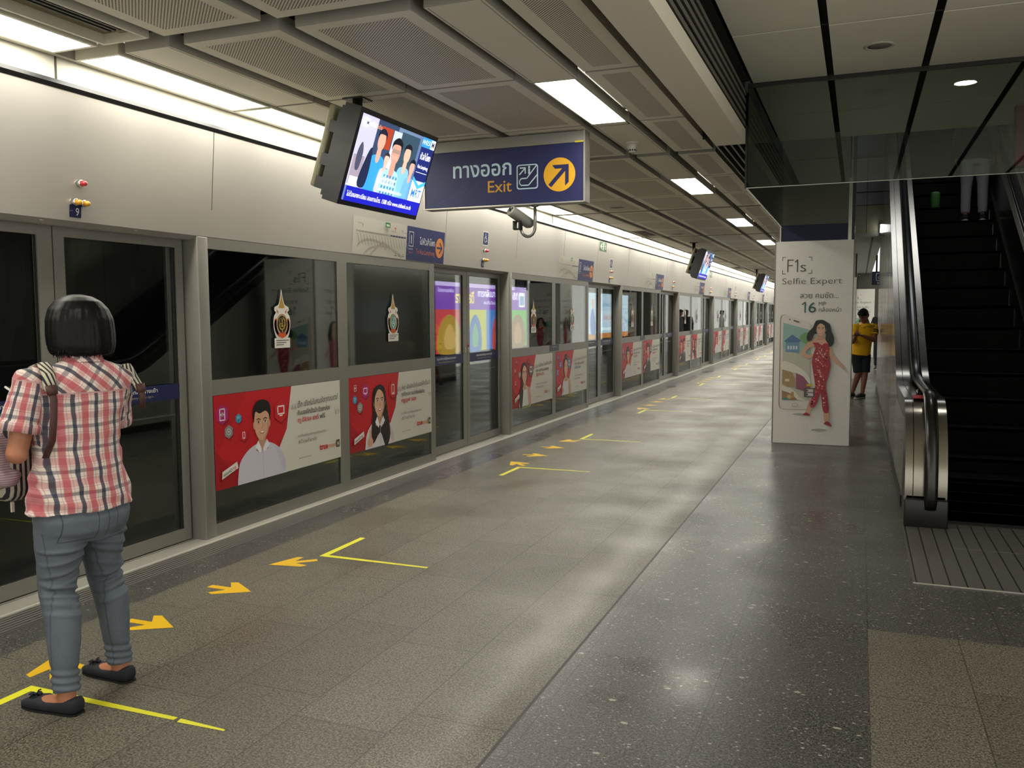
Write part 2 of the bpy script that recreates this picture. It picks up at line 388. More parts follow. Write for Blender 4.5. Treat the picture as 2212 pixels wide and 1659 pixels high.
# lights: recessed strip along the fascia, and the row over the platform
diff = lamp_mat('diffuser_lit', WARM, STRIP_E); diff2 = lamp_mat('panel_diffuser_lit', WARM, LIGHT_E)
FRAME = M('lamp_frame', '#c9c5b4', .4)
def fixture(name, x0, x1, y0, y1, fr, m, label, group):
    o = thing(name, label, 'light', ((x0+x1)/2, (y0+y1)/2, ZC), group)
    c = MB()
    for a in ((x0, x0+fr, y0, y1), (x1-fr, x1, y0, y1), (x0+fr, x1-fr, y0, y0+fr), (x0+fr, x1-fr, y1-fr, y1)): c.box(*a, ZC, ZC+.07, FRAME)
    c.build('frame', o)
    c = MB(); c.box(x0+fr, x1-fr, y0+fr, y1-fr, ZC+.006, ZC+.02, m); c.build('diffuser', o)
    return o
ORD = ['first', 'second', 'third', 'fourth', 'fifth', 'sixth', 'seventh', 'eighth', 'ninth', 'tenth', 'eleventh', 'twelfth']
def nth(i): return ORD[i] if i < 12 else '%dth' % (i+1)
for k in range(-4, 34):
    y0, y1 = span(k)
    lab = 'bright strip lamp along the doors, %s beyond the wide ceiling gap' % nth(k) if k >= 0 else ('bright strip lamp beside the slotted air diffuser in the top left corner' if k == -1 else 'bright strip lamp along the platform doors behind the camera')
    if k > 14: lab = 'bright strip lamp far along the platform doors, number %d of the row' % (k+1)
    fixture('strip_light', -4.012, -3.705, y0, y1, .02, diff, lab, 'strip lamps along the platform doors')
for n in range(-1, 10):
    if n < 0: lab = 'rectangular ceiling lamp over the platform behind the camera'
    else: lab = ('large rectangular ceiling lamp right above the blue exit sign' if n == 0 else '%s rectangular ceiling lamp from the camera in the row over the platform' % nth(n))
    fixture('ceiling_light', -1.873, -1.597, 5.045+4.0935*n, 6.375+4.0935*n, .012, diff2, lab, 'rectangular lamps in a row over the platform')

# slotted air diffusers in the ceiling
def air_diffuser(k, label):
    y0, y1 = span(k); x0, x1 = -3.655, -3.355
    o = thing('air_diffuser', label, 'vent', (x0, y0, ZC), 'ceiling air diffusers')
    c = MB(); f = .018
    for a in ((x0, x0+f, y0, y1), (x1-f, x1, y0, y1), (x0+f, x1-f, y0, y0+f), (x0+f, x1-f, y1-f, y1)): c.box(*a, ZC, ZC+.09, FRAME)
    c.build('frame', o)
    c = MB(); c.box(x0+f, x0+.13, y0+f, y1-f, ZC+.05, ZC+.06, M('diffuser_tan_plate', '#93866e', .6)); c.box(x0+.13, x1-f, y0+f, y1-f, ZC+.075, ZC+.085, M('diffuser_throat', '#0d0d0e', .8)); c.box(x0+.13, x1-f, y1-.14, y1-f, ZC+.04, ZC+.06, M('diffuser_tan_plate', '#93866e', .6)); c.build('back_plate', o)
    for i in range(4):
        c = MB(); c.box(x0+.14+.035*i, x0+.152+.035*i, y0+f, y1-.1, ZC+.02, ZC+.06, M('diffuser_slat', '#3a3833', .5, .3)); c.build('slat', o)
for k, l in zip(VENTS, ('slotted air diffuser with tan plate in the top left ceiling corner', 'dark slotted air vent in the ceiling beyond the exit sign', 'dark air vent in the ceiling just past the second hanging screen', 'farthest dark air vent in the ceiling')): air_diffuser(k, l)

# ---------------------------------------------------------------- dropped beam and the higher ceiling to its right
ZR, YG, YE, XG = 3.265, 7.047, 9.49, -.84
b = MB(); BEAM = M('beam_cladding', '#e9e1ce', .5, 0, .03)
b.box(-1.073, -.852, Y0, YG-.02, 2.81, 2.92, BEAM); b.box(-1.1, -.9, Y0, YG-.02, 2.92, 3.5, PLEN)
LOUV = M('louvre_slat', '#6e6a61', .5, .2)
for i in range(5):
    z = 2.94+.058*i; b.prism([(-.9, z+.012), (-.852, z), (-.852, z+.03), (-.9, z+.042)], 'y', Y0, YG-.02, LOUV)
b.box(-.9, -.83, Y0, YG-.02, 3.28, 3.32, PLEN)
structure(b.build('beam'))
b = MB()                                                   # open fins past the end of the beam cladding, and the dark void beside it
for i in range(5): b.box(-1.12+.058*i, -1.105+.058*i, YG-.0, 10.4, 2.86, 2.95, LOUV)
b.box(-1.18, -.862, YG-.02, YG-.005, 2.87, 3.3, PLEN)
b.box(-1.2, -1.17, YG, 16.6, 2.98, 6.6, M('void_wall', '#3c3b38', .8)); b.box(-1.17, -.86, YG, 10.4, 3.2, 3.23, PLEN)
structure(b.build('wall_void'))
b = MB(); RC = M('high_ceiling_panel', '#e6e1d0', .5, 0, .04, 5)
cols = [(-.8, -.267), (-.218, .37), (.42, 1.02), (1.07, 1.67), (1.72, 2.3), (2.35, 3.0)]
ys = [YE-1.2215*i for i in range(11)]
for x0, x1 in cols:
    for i in range(len(ys)-1):
        b.box(x0, x1, ys[i+1]+.012, ys[i]-(.012 if i else 0), ZR, ZR+.012, RC)
b.box(-.84, 3.0, Y0, YE-.01, ZR+.05, 3.9, PLEN)
for y in ys[1:]: b.box(-.8, 2.3, y-.011, y+.011, ZR+.006, ZR+.01, PLEN)
structure(b.build('ceiling_right'))

def disc_fixture(name, x, y, z, r, m, label, cat, group=None, deep=0.004):
    o = thing(name, label, cat, (x, y, z), group)
    c = MB(); c.lathe([(r*.86, .01), (r*.86, -deep), (r, -deep-.004), (r*1.12, -.003), (r*1.12, .01)], (x, y, z), M('fixture_ring', '#b9b5a8', .4), 32); c.build('ring', o)
    c = MB(); c.lathe([(0, -.003), (r*.9, -.003), (r*.9, .012), (0, .012)], (x, y, z), m, 32); c.build('grille' if cat == 'speaker' else 'lens', o)
    return o
SPK = M('speaker_grille', '#76726a', .7, 0, .25, 400)
disc_fixture('ceiling_speaker', .078, 6.395, ZR, .085, SPK, 'round ceiling speaker in the raised ceiling near the escalator', 'speaker', 'ceiling speakers')
for x, y, l in ((-2.98, 11.2, 'round ceiling speaker beyond the blue exit sign'), (-2.98, 15.3, 'round ceiling speaker in front of the second hanging screen'), (-2.96, 19.65, 'round ceiling speaker past the second hanging screen')):
    disc_fixture('ceiling_speaker', x, y, ZC, .1, SPK, l, 'speaker', 'ceiling speakers')
disc_fixture('downlight', .714, 7.647, ZR, .085, lamp_mat('downlight_lens', (1, .97, .9), DOWN_E*3), 'lit round downlight in the raised ceiling above the escalator', 'light')
def smoke_det(x, y, z, label):
    o = thing('smoke_detector', label, 'smoke detector', (x, y, z), 'ceiling smoke detectors'); c = MB()
    c.lathe([(.0, 0), (.058, 0), (.058, -.014), (.05, -.018), (0, -.018)], (x, y, z), WHITE, 28); c.build('base', o)
    c = MB(); c.lathe([(0, -.018), (.045, -.018), (.034, -.055), (.03, -.078), (.024, -.082), (0, -.082)], (x, y, z), WHITE, 28); c.build('housing', o)
    for i in range(10):
        a = 2*PI*i/10; c = MB(); c.box(-.006, .006, -.002, .002, -.006, .006, BLACK)
        c.v = [(x+math.cos(a)*(.0325+p[1])-math.sin(a)*p[0], y+math.sin(a)*(.0325+p[1])+math.cos(a)*p[0], z-.066+p[2]) for p in c.v]; c.build('slot', o)
smoke_det(-1.75, 7.05, ZC, 'white smoke detector on the ceiling right of the exit sign')
smoke_det(-1.72, 19.7, ZC, 'small smoke detector on the ceiling beside the poster column')

# ---------------------------------------------------------------- smoke curtain of dark glass around the escalator well
SGL = glass_mat('tinted_glass', (.70, .76, .71), 1.5)
EDGE = M('glass_edge', '#b8c4ba', .15)
o = thing('glass_curtain', 'tinted glass smoke curtain hanging around the escalator opening', 'glass panel', (XG, YG, 2.472))
b = MB(); b.box(XG, 3.0, YG-.006, YG+.006, 2.476, ZR-.0, SGL); b.build('pane', o)
b = MB(); b.box(XG-.006, XG+.006, YG+.008, 10.43, 2.476, 3.2, SGL); b.build('pane', o)
b = MB(); b.box(XG, 3.0, YG-.006, YG+.006, 2.471, 2.4755, EDGE); b.box(XG-.006, XG+.006, YG+.008, 10.43, 2.471, 2.4755, EDGE); b.build('edge', o)
b = MB(); b.box(XG, 3.0, YG-.014, YG+.014, ZR-.03, ZR+.0, DKMET); b.box(XG-.012, XG+.0, YG-.012, YG-.0, 2.47, 2.95, DARKGAP); b.build('channel', o)

# ---------------------------------------------------------------- escalator well: far bulkhead, right wall, back and end walls
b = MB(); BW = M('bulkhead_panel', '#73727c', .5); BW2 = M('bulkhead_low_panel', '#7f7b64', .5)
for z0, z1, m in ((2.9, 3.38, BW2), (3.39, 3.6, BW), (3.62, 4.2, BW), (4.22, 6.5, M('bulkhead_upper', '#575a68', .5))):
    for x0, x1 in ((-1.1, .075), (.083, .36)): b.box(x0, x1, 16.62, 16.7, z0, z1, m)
b.box(-1.1, .36, 16.6, 16.72, 2.84, 2.9, ALU); b.box(-1.1, .36, 16.64, 16.72, 2.9, 6.5, SEAM)
structure(b.build('wall_back'))
PC = M('passage_ceiling_panel', '#85887a', .5, 0, .04, 5); b = MB(); b.box(-1.15, .36, 16.72, 34, 2.84, 2.9, PC); b.box(.17, .2, 16.72, 34, 2.836, 2.84, DARKGAP); b.box(-1.1, .36, 34, 34.1, 0, 2.9, M('passage_end', '#6d6b64', .6)); structure(b.build('ceiling_passage'))
b = MB(); WR = satin('right_wall_cladding', '#b9b4a6', .25)
b.box(2.3, 2.4, 5.0, 19, 0, 6.5, WR)
for i in range(11): b.box(2.298, 2.3, 5.2+1.2*i, 5.21+1.2*i, 0, 6.5, SEAM)
structure(b.build('wall_right'))
b = MB(); b.box(-4.3, -.8, Y1, Y1+.1, 0, 3.0, M('end_wall', '#77736a', .6)); structure(b.build('wall_end'))
b = MB(); b.box(-1.2, 2.5, YE, 19, 6.5, 6.6, PLEN); b.box(.36, 2.4, 19, 19.1, 3.8, 6.6, PLEN); structure(b.build('ceiling_upper'))
# tunnel beyond the platform doors
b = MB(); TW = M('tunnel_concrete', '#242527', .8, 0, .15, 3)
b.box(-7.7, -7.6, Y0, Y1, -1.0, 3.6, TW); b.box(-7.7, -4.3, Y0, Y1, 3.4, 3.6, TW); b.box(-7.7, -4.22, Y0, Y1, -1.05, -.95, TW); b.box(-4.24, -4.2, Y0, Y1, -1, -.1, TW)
structure(b.build('wall_tunnel'))
# ================================================================ platform screen doors
PANE = glass_mat('screen_glass', (.80, .84, .83), 1.5, 0.0, .68)
NAVY = '#1c2148'
BAYS = list(range(-1, 9))
def bay_word(k):
    if k < -1: return 'behind the camera'
    if k == -1: return 'at the left edge beside the woman'
    if k > 3: return '%s along the platform from the camera' % nth(k)
    return {0: 'right of the woman, nearest to the camera', 1: 'past the first pair of sliding doors', 2: 'past the second pair of sliding doors', 3: 'past the third pair of sliding doors'}[k]
def glass_screen(y0, label):
    o = thing('glass_screen', label, 'glass screen', (-4.05, y0, 0), 'fixed glass screens between the platform doors', kind='thing')
    c = MB(); x0, x1 = -4.085, -4.03
    c.box(x0, x1, y0+1.64, y0+1.782, .088, 1.947, ALU); c.box(x0, x1, y0+3.315, y0+3.415, 0, 2.02, ALU)
    for a, e in ((.102, 3.315),):
        c.box(x0, x1-.002, y0+a, y0+e, 0, .088, ALU); c.box(x0, x1-.001, y0+a, y0+e, 1.947, 2.022, ALU)
    for a, e in ((.102, 1.64), (1.782, 3.315)): c.box(x0, x1-.001, y0+a, y0+e, .965, 1.07, ALU)
    c.build('frame', o)
    for a, e in ((.102, 1.64), (1.782, 3.315)):
        for z0, z1 in ((.088, .965), (1.07, 1.947)):
            c = MB(); c.box(-4.044, -4.034, y0+a, y0+e, z0, z1, PANE); c.build('pane', o)
    return o
def screen_post(y0, label):
    c = MB(); c.rbox(-4.2, -4.028, y0, y0+.102, 0, 2.022, ALU, .006, 2); c.box(-4.2, -4.18, y0-.02, y0, 0, 2.0, DARKGAP)
    return tag(c.build('screen_post', o=(-4.03, y0, 0)), label, 'post', 'door posts of the glass screen', 'thing')
BAND = {0: ('กรุณาหลีกทางให้ผู้โดยสารออกจากรถ', 'Please let passengers leave the train'), 1: ('กรุณายืนหลังลูกศรทางเข้า', 'Please stand behind entry arrow signs')}
_leaf = {}
def door_leaf(y0, side, label):
    y0r = 0.0
    if side in _leaf: return dup(_leaf[side], label=label, loc=(-4.15, y0, 0))
    o = thing('sliding_door', label, 'door', (-4.15, y0, 0), 'sliding glass platform doors', kind='thing')
    a, e = (3.43, 4.437) if side == 0 else (4.445, 5.43)
    ga, ge = (3.50, 4.342) if side == 0 else (4.516, 5.37)
    x0, x1 = -4.175, -4.14
    c = MB(); c.box(x0, x1, y0+a, y0+ga, .01, 2.0, ALU); c.box(x0, x1, y0+ge, y0+e, .01, 2.0, ALU); c.box(x0, x1, y0+ga, y0+ge, .01, .09, ALU); c.box(x0, x1, y0+ga, y0+ge, 1.945, 2.0, ALU)
    q = e if side == 0 else a
    c.box(x0+.005, x1-.005, min(q, 4.441)+y0-.001, max(q, 4.441)+y0, .01, 2.0, DARKGAP)
    c.build('frame', o)
    c = MB(); c.box(-4.163, -4.153, y0+ga, y0+ge, .09, 1.945, PANE); c.box(-4.152, -4.149, y0+ga, y0+ga+.014, .09, 1.945, DARKGAP); c.box(-4.152, -4.149, y0+ge-.014, y0+ge, .09, 1.945, DARKGAP); c.build('pane', o)
    A = Art((-4.1455, y0+ga, .962), (0, 1, 0), (0, 0, 1), (1, 0, 0)); W = ge-ga
    A.rect(0, 0, W, .1, '#1f2350'); A.text(BAND[side][0], W/2, .058, .032, '#dcdcd8', 'c', w=W*.55, bold=.01); A.text(BAND[side][1], W/2, .026, .02, '#b8a68c', 'c', w=W*.46)
    A.build('warning_band', o)
    c = MB(); yy = y0+(ge+.045 if side == 0 else a+.032); c.rbox(x1, x1+.008, yy-.014, yy+.014, 1.07, 1.13, M('key_plate', '#b9aa8e', .35, .6), .004, 1); c.build('key_plate', o)
    if side == 1:
        c = MB(); c.lathe([(0, 0), (.02, 0), (.02, .004), (0, .004)], (x1, yy+.0, 1.16), paint('#b5533f'), 14, 'x'); c.build('round_sticker', o)
    _leaf[side] = o
    return o
sp0 = glass_screen(PY, 'fixed glass screen '+bay_word(0)); po0 = screen_post(PY, 'wide aluminium door post right of the woman, left of the nearest poster')
for k in BAYS:
    y0 = PY+PB*k
    if k:
        dup(sp0, PB*k, 'fixed glass screen '+bay_word(k)); dup(po0, PB*k, 'aluminium door post starting the glass screen '+bay_word(k))
    where = bay_word(k+1) if k+1 > 0 else None
    nm = {-1: 'behind the woman', 0: 'with the purple light box seen through it', 1: 'with the white light box seen through it'}.get(k, 'of the %s door pair along the platform' % nth(k+1) if k > 1 else 'behind the camera')
    door_leaf(y0, 0, 'left sliding glass door leaf '+nm); door_leaf(y0, 1, 'right sliding glass door leaf '+nm)
c = MB(); c.box(-4.2, -4.14, Y0, Y1, 2.0, 2.03, ALU); structure(c.build('trim_3'))

# ---------------------------------------------------------------- posters on the screens
def face(A, x, y, s, hair='#191414', skin='#d9a98a', style='short', look=0.0, smile=True):
    """generic printed face: s = face height, (x, y) its centre"""
    q = lambda pts: [(x+p[0]*s, y+p[1]*s) for p in pts]
    if style == 'long': A.sp(q([(-.1, .66), (-.42, .5), (-.52, .1), (-.5, -.4), (-.62, -1.0), (-.5, -1.5), (-.1, -1.2), (.1, -1.2), (.45, -1.75), (.78, -1.3), (.62, -.5), (.5, .1), (.4, .5), (.15, .66)]), hair)
    if style == 'side': A.sp(q([(0, .68), (-.4, .5), (-.5, 0), (-.55, -.6), (-.85, -1.1), (-.75, -1.75), (-.45, -1.9), (-.25, -1.2), (-.1, -.5), (.42, -.4), (.46, .2), (.3, .58)]), hair)
    if style == 'bun': A.ell(x, y+.68*s, .2*s, .18*s, hair); A.sp(q([(0, .62), (-.38, .45), (-.45, 0), (-.3, -.3), (.3, -.3), (.45, 0), (.38, .45)]), hair)
    A.sp(q([(-.19, -.3), (-.17, -.62), (-.3, -.85), (.3, -.85), (.17, -.62), (.19, -.3)]), '#c6957a')
    A.ell(x-.38*s, y-.02*s, .06*s, .12*s, '#c99a7e'); A.ell(x+.38*s, y-.02*s, .06*s, .12*s, '#c99a7e')
    A.sp(q([(0, .5), (-.3, .4), (-.38, .1), (-.34, -.2), (-.2, -.44), (0, -.53), (.2, -.44), (.34, -.2), (.38, .1), (.3, .4)]), skin)
    A.sp(q([(.38, .1), (.34, -.2), (.2, -.44), (.05, -.52), (.2, -.3), (.28, 0)]), '#c8967a')
    if style == 'short': A.sp(q([(-.4, .1), (-.44, .45), (-.25, .72), (.08, .78), (.38, .66), (.47, .38), (.41, .08), (.37, .26), (.2, .4), (-.1, .34), (-.3, .42), (-.36, .25)]), hair)
    else: A.sp(q([(-.02, .6), (-.34, .48), (-.43, .1), (-.37, -.15), (-.33, .22), (-.06, .5), (.28, .3), (.36, -.15), (.43, .1), (.36, .46)]), hair)
    d = look*s
    for e in (-1, 1):
        A.ell(x+e*.16*s+d, y+.06*s, .075*s, .035*s, '#f4ece6'); A.ell(x+e*.16*s+d*1.4, y+.06*s, .033*s, .036*s, '#231815')
        A.line([(x+e*.07*s+d, y+.14*s), (x+e*.16*s+d, y+.18*s), (x+e*.26*s+d, y+.15*s)], .03*s, hair)
        A.line([(x+e*.09*s+d, y+.09*s), (x+e*.17*s+d, y+.105*s), (x+e*.24*s+d, y+.07*s)], .014*s, '#2a1c18')
    A.line([(x+.02*s+d, y+.05*s), (x+.05*s+d, y-.11*s), (x-.04*s+d, y-.13*s)], .02*s, '#b98468')
    A.sp([(x-.13*s+d, y-.245*s), (x+d, y-.235*s), (x+.13*s+d, y-.235*s), (x+.06*s+d, y-.315*s), (x-.05*s+d, y-.315*s)], '#b5605a')
    if smile: A.sp([(x-.1*s+d, y-.25*s), (x+.1*s+d, y-.245*s), (x+.04*s+d, y-.285*s), (x-.04*s+d, y-.285*s)], '#fbf6f2')
ICON = {'pitch': lambda A, x, y, r: (A.line([(x-.35*r, y-.55*r), (x+.35*r, y-.55*r), (x+.35*r, y+.55*r), (x-.35*r, y+.55*r)], .1*r, '#f3ecec', True), A.line([(x-.35*r, y), (x+.35*r, y)], .09*r, '#f3ecec'), A.ring(x, y, .17*r, .17*r, .09*r, '#f3ecec', n=12)),
        'cup': lambda A, x, y, r: A.line([(x-.3*r, y+.35*r), (x-.2*r, y-.05*r), (x, y-.15*r), (x, y-.4*r), (x, y-.15*r), (x+.2*r, y-.05*r), (x+.3*r, y+.35*r)], .12*r, '#cdeaf2', True),
        'ball': lambda A, x, y, r: (A.ring(x, y, .42*r, .42*r, .12*r, '#e8e8e8', n=14), A.ell(x, y, .16*r, .16*r, '#e8e8e8', 6)),
        'phone': lambda A, x, y, r: (A.line([(x-.25*r, y-.5*r), (x+.25*r, y-.5*r), (x+.25*r, y+.5*r), (x-.25*r, y+.5*r)], .12*r, '#f6dede', True), A.rect(x-.1*r, y-.42*r, .2*r, .1*r, '#f6dede')),
        'screen': lambda A, x, y, r: (A.line([(x-.42*r, y-.25*r), (x+.42*r, y-.25*r), (x+.42*r, y+.4*r), (x-.42*r, y+.4*r)], .12*r, '#fbecec', True), A.rect(x-.2*r, y-.45*r, .4*r, .09*r, '#fbecec'))}
W_, H_ = 1.538, .65
def advert(d, name='advertising_poster'):
    A = Art((-4.0295, 0, .313), (0, 1, 0), (0, 0, 1), (1, 0, 0), step=.00018)
    A.rect(0, 0, W_, H_, '#d5d1c6')
    A.sp([(.95, .1), (1.0, .3), (1.02, .5), (1.2, .4), (1.3, .2), (1.1, .05)], '#d0cbbf') if d.get('shade') else None
    e = d.get('edge', (.56, .80, .87, .60))
    A.poly([(0, 0), (e[0], 0), (e[1], .33), (e[2], H_), (0, H_)], '#b81420'); A.poly([(0, .22), (.35, .65), (.86, .65), (e[1], .33), (.5, .1)], '#c41a24'); A.poly([(0, 0), (.3, 0), (0, .28)], '#a5121d')
    for ic, x, y, r, col in d['icons']: A.hexa(x+.008, y-.012, r, '#8f101a'); A.hexa(x, y, r, col); ICON[ic](A, x, y, r)
    for p in d['people']:
        x, y, s = p['x'], p['y'], p.get('s', .25)
        q = lambda pts: [(x+a*s, y+b_*s) for a, b_ in pts]
        if p.get('back'): face(A, x, y, s, p.get('hair', '#191414'), p.get('skin', '#d9a98a'), p['style'], p.get('look', 0))
        w2 = p.get('w', 1.0); yb = (0-y)/s
        A.poly(q(spl([(-.25*w2, -.62), (-.62*w2, -.78), (-.95*w2, -1.1), (-1.05*w2, -1.5), (-1.08*w2, yb)], 5, False)+spl([(1.1*w2, yb), (1.02*w2, -1.5), (.9*w2, -1.05), (.6*w2, -.78), (.25*w2, -.62)], 5, False)), p['shirt'])
        A.sp(q([(.6*w2, -.85), (.92*w2, -1.1), (1.06*w2, -1.5), (.95*w2, yb*.98), (.8*w2, -1.4)]), p.get('shade', '#c3c1cd'))
        if not p.get('back'): face(A, x, y, s, p.get('hair', '#191414'), p.get('skin', '#d9a98a'), p['style'], p.get('look', 0))
        if p.get('collar', 1):
            A.poly(q([(-.22, -.52), (-.05, -.82), (-.12, -.95), (-.36, -.72)]), '#f2f0f3'); A.poly(q([(.22, -.52), (.0, -.82), (.08, -.95), (.36, -.72)]), '#e6e4ea')
            A.line(q([(0, -.85), (.02, yb*.98)]), .02*s, '#b5b2c2')
        if p.get('suit'): A.poly(q([(-.3, -.62), (-.05, -1.5), (0, yb), (-1.0*w2, yb), (-.95*w2, -1.1)]), '#22232a'); A.poly(q([(.3, -.62), (.05, -1.5), (0, yb), (1.0*w2, yb), (.95*w2, -1.1)]), '#2b2c33'); A.line(q([(0, -.85), (.02, -1.5)]), .09*s, '#8e2028')
        if p.get('bare'): A.sp(q([(.45, -.75), (.82, -.85), (.98, -1.3), (1.0, yb), (.72, yb), (.6, -1.2)]), '#d4a284')
        if p.get('thumb'): A.line(q([(-.72, -1.5), (-.7, -1.0)]), .13*s, '#d6a387'); A.ell(x-.72*s, y-1.42*s, .19*s, .17*s, '#d6a387')
    A.poly([(.05, .055), (.215, .105), (.205, .155), (.055, .105)], '#8e1119'); A.k += 2; A.poly([(.055, .07), (.225, .125), (.215, .172), (.06, .122)], '#e4e1d8')
    A.text('ครอบครัว', .07, .085, .03, '#2d2a28', w=.09, bold=.02, rise=.33); A.text('ทรู', .166, .117, .03, '#c01f26', w=.035, bold=.02, rise=.33)
    tx = d.get('tx', .93); wr = W_-.055-tx
    A.text('“', tx-.075, .40, .16, '#b9b5ab', bold=.02); A.text('”', tx+wr-.03, .30, .16, '#b9b5ab', bold=.02)
    t = d['text']
    A.text(t[0], tx, .478, .062, '#1d1b1a', w=wr, slant=.25, rise=.03); A.text(t[1], tx, .42, .05, '#23201f', w=wr*.8, bold=.012)
    A.text(t[2], tx, .362, .05, '#c22a2c' if d.get('red', 1) else '#2d56a0', w=wr*(.5 if len(t[2]) > 9 else .3), bold=.02)
    if len(t) > 3: A.text(t[3], tx+wr*.54, .362, .05, '#23201f', w=wr*.13, bold=.012)
    A.text('มาเป็นครอบครัวทรูเหมือนกันนะ', tx, .245, .027, '#57534d', w=wr*.7); A.text('#TrueFamily', tx, .195, .044, '#6d6961', w=wr*.45); A.text('www.truemove-h.com', tx, .075, .02, '#4b4843', w=wr*.3)
    lx = tx+wr*.52
    A.text('true', lx, .105, .07, '#c8252b', w=.112, bold=.03); A.text(d.get('logo', 'move'), lx+.118, .105, .06, d.get('lc', '#d08a43'), w=.115, bold=.01)
    if d.get('box', 1): A.rect(lx+.24, .094, .048, .062, '#2a2320', .008); A.text('H', lx+.264, .105, .055, '#e9e4da', 'c', w=.026, bold=.02)
    return A.mb.mesh(name)
RED, MAG, BLU, GRY = '#c8202b', '#b02070', '#3a92b4', '#8c8a89'
base_icons = [('pitch', .085, .515, .07, MAG), ('cup', .25, .47, .035, BLU), ('ball', .145, .39, .048, GRY), ('phone', .3, .345, .045, '#c41f29'), ('screen', .73, .475, .088, '#c8232c')]
icons2 = [('pitch', .1, .56, .045, '#b51b25'), ('screen', .265, .52, .068, MAG), ('cup', .09, .46, .038, BLU), ('ball', .17, .385, .05, GRY), ('phone', .75, .5, .085, '#c8232c')]
icons3 = [('cup', .15, .58, .04, '#b51b25'), ('ball', .09, .48, .045, '#b51b25'), ('ball', .25, .42, .05, GRY), ('phone', .1, .32, .045, '#c41f29'), ('screen', .66, .46, .09, '#5d5a5e'), ('ball', .56, .57, .035, '#77232a')]
icons4 = [('cup', .12, .56, .04, '#3567b0'), ('screen', .22, .46, .055, '#2f6fc0'), ('phone', .09, .35, .05, '#3a6fb4'), ('screen', .62, .46, .085, '#2a86ad')]
ADS = [advert(d) for d in (
    dict(icons=base_icons, people=[dict(x=.5, y=.405, s=.225, style='short', shirt='#cfccd8', w=1.15)], text=('ติ๊ก เชียร์มันคมชัดทุกแมตช์', 'กับบอลลีกชั้นนำ ด้วยกล่อง', 'ทรู ดิจิตอล เอชดี', 'ฟรี')),
    dict(icons=icons2, people=[dict(x=.5, y=.40, s=.24, style='long', shirt='#dcd3d4', shade='#c8bcc0', hair='#1d1614', skin='#e0b294', back=0, thumb=1)], text=('ใหม่ เชียร์สะใจกับบอลลีกชั้นนำ', 'ทุกที่ทุกเวลา บนมือถือเครือข่าย', 'ทรูมูฟ เอช'), tx=.9),
    dict(icons=icons3, people=[dict(x=.42, y=.415, s=.23, style='side', shirt='#dedbd9', shade='#cac6c6', skin='#deae92', back=0, collar=0, bare=1, w=.8)], text=('นุ่น เปลี่ยนบ้านให้ทันสมัย', 'เพราะ ทรูบิสสิเนส มีเครือข่าย', 'ให้ธุรกิจราบรื่น'), logo='business', lc='#a9a59c', box=0, tx=.84, edge=(.5, .7, .8, .6)),
    dict(icons=icons4, people=[dict(x=.47, y=.405, s=.235, style='bun', shirt='#dcdad8', shade='#c5c2c4', skin='#dcab8e', collar=0, bare=1, thumb=1, w=.8)], text=('ใหม่ เล่นเน็ตได้เร็วทันใจ', 'กับ ทรูออนไลน์', 'ไม่มีสะดุด'), red=0, logo='online', lc='#3c79b8', box=0, tx=.88, edge=(.5, .7, .8, .6)),
    dict(icons=base_icons, people=[dict(x=.44, y=.40, s=.23, style='short', shirt='#d3cdd0', w=1.0)], text=('ไม่พลาดเรื่องสำคัญ', 'ชมสดได้ทุกวันผ่านกล่อง', 'ทรูวิชั่นส์'), box=0, logo='visions', lc='#b94046', tx=.85, edge=(.5, .7, .8, .6)),
    dict(icons=icons3, people=[dict(x=.42, y=.43, s=.22, style='short', shirt='#d7d4d6', suit=1, w=1.05)], text=('ในโลกธุรกิจ', 'ต้องเชื่อมต่อได้ตลอดเวลา', 'ทรูมูฟ เอช'), tx=.82, edge=(.48, .66, .76, .6)),
    dict(icons=icons4[:1]+base_icons[2:4], people=[dict(x=.3, y=.41, s=.21, style='short', shirt='#23242a', w=.95, collar=0), dict(x=.62, y=.43, s=.21, style='short', shirt='#d9d6d6', suit=1, w=.95)], text=('สองเราเชียร์ทุกแมตช์', 'กับครอบครัวทรู', 'ทรูวิชั่นส์'), box=0, logo='visions', lc='#b94046', tx=1.0),
    dict(icons=icons4[:1]+base_icons[:1], people=[dict(x=.28, y=.42, s=.2, style='long', shirt='#d8cfcf', w=.9, skin='#dfb092'), dict(x=.6, y=.4, s=.2, style='side', shirt='#b9242c', w=.9, skin='#dfb092', collar=0)], text=('ครบทุกความสุข', 'ทั้งบ้านและมือถือ', 'ทรู เซอร์ไพรส์'), box=0, logo='you', lc='#b94046', tx=1.0))]
PLAB = ['red and white poster of a smiling short-haired man, nearest to the camera', 'red poster of a long-haired woman in a white shirt raising her thumb', 'red poster of a woman in a sleeveless white top, hair over one shoulder', 'red poster of a woman with tied-up hair and blue hexagon icons',
        'red and white poster of a man in a white shirt, past the second doors', 'red and white poster of a man in a dark suit past the second door pair', 'red and white poster of two men side by side past the third door pair', 'red and white poster of two women side by side past the third door pair']
SEQ = {0: (0, 1), 1: (2, 3), 2: (4, 5), 3: (6, 7), 4: (0, 3), 5: (5, 2), 6: (1, 4), 7: (6, 3), 8: (0, 1), -2: (2, 1), -3: (4, 5)}
def mesh_thing(name, me, loc, label, cat, group=None):
    o = bpy.data.objects.new(name, me); COL.objects.link(o); o.location = loc; return tag(o, label, cat, group)
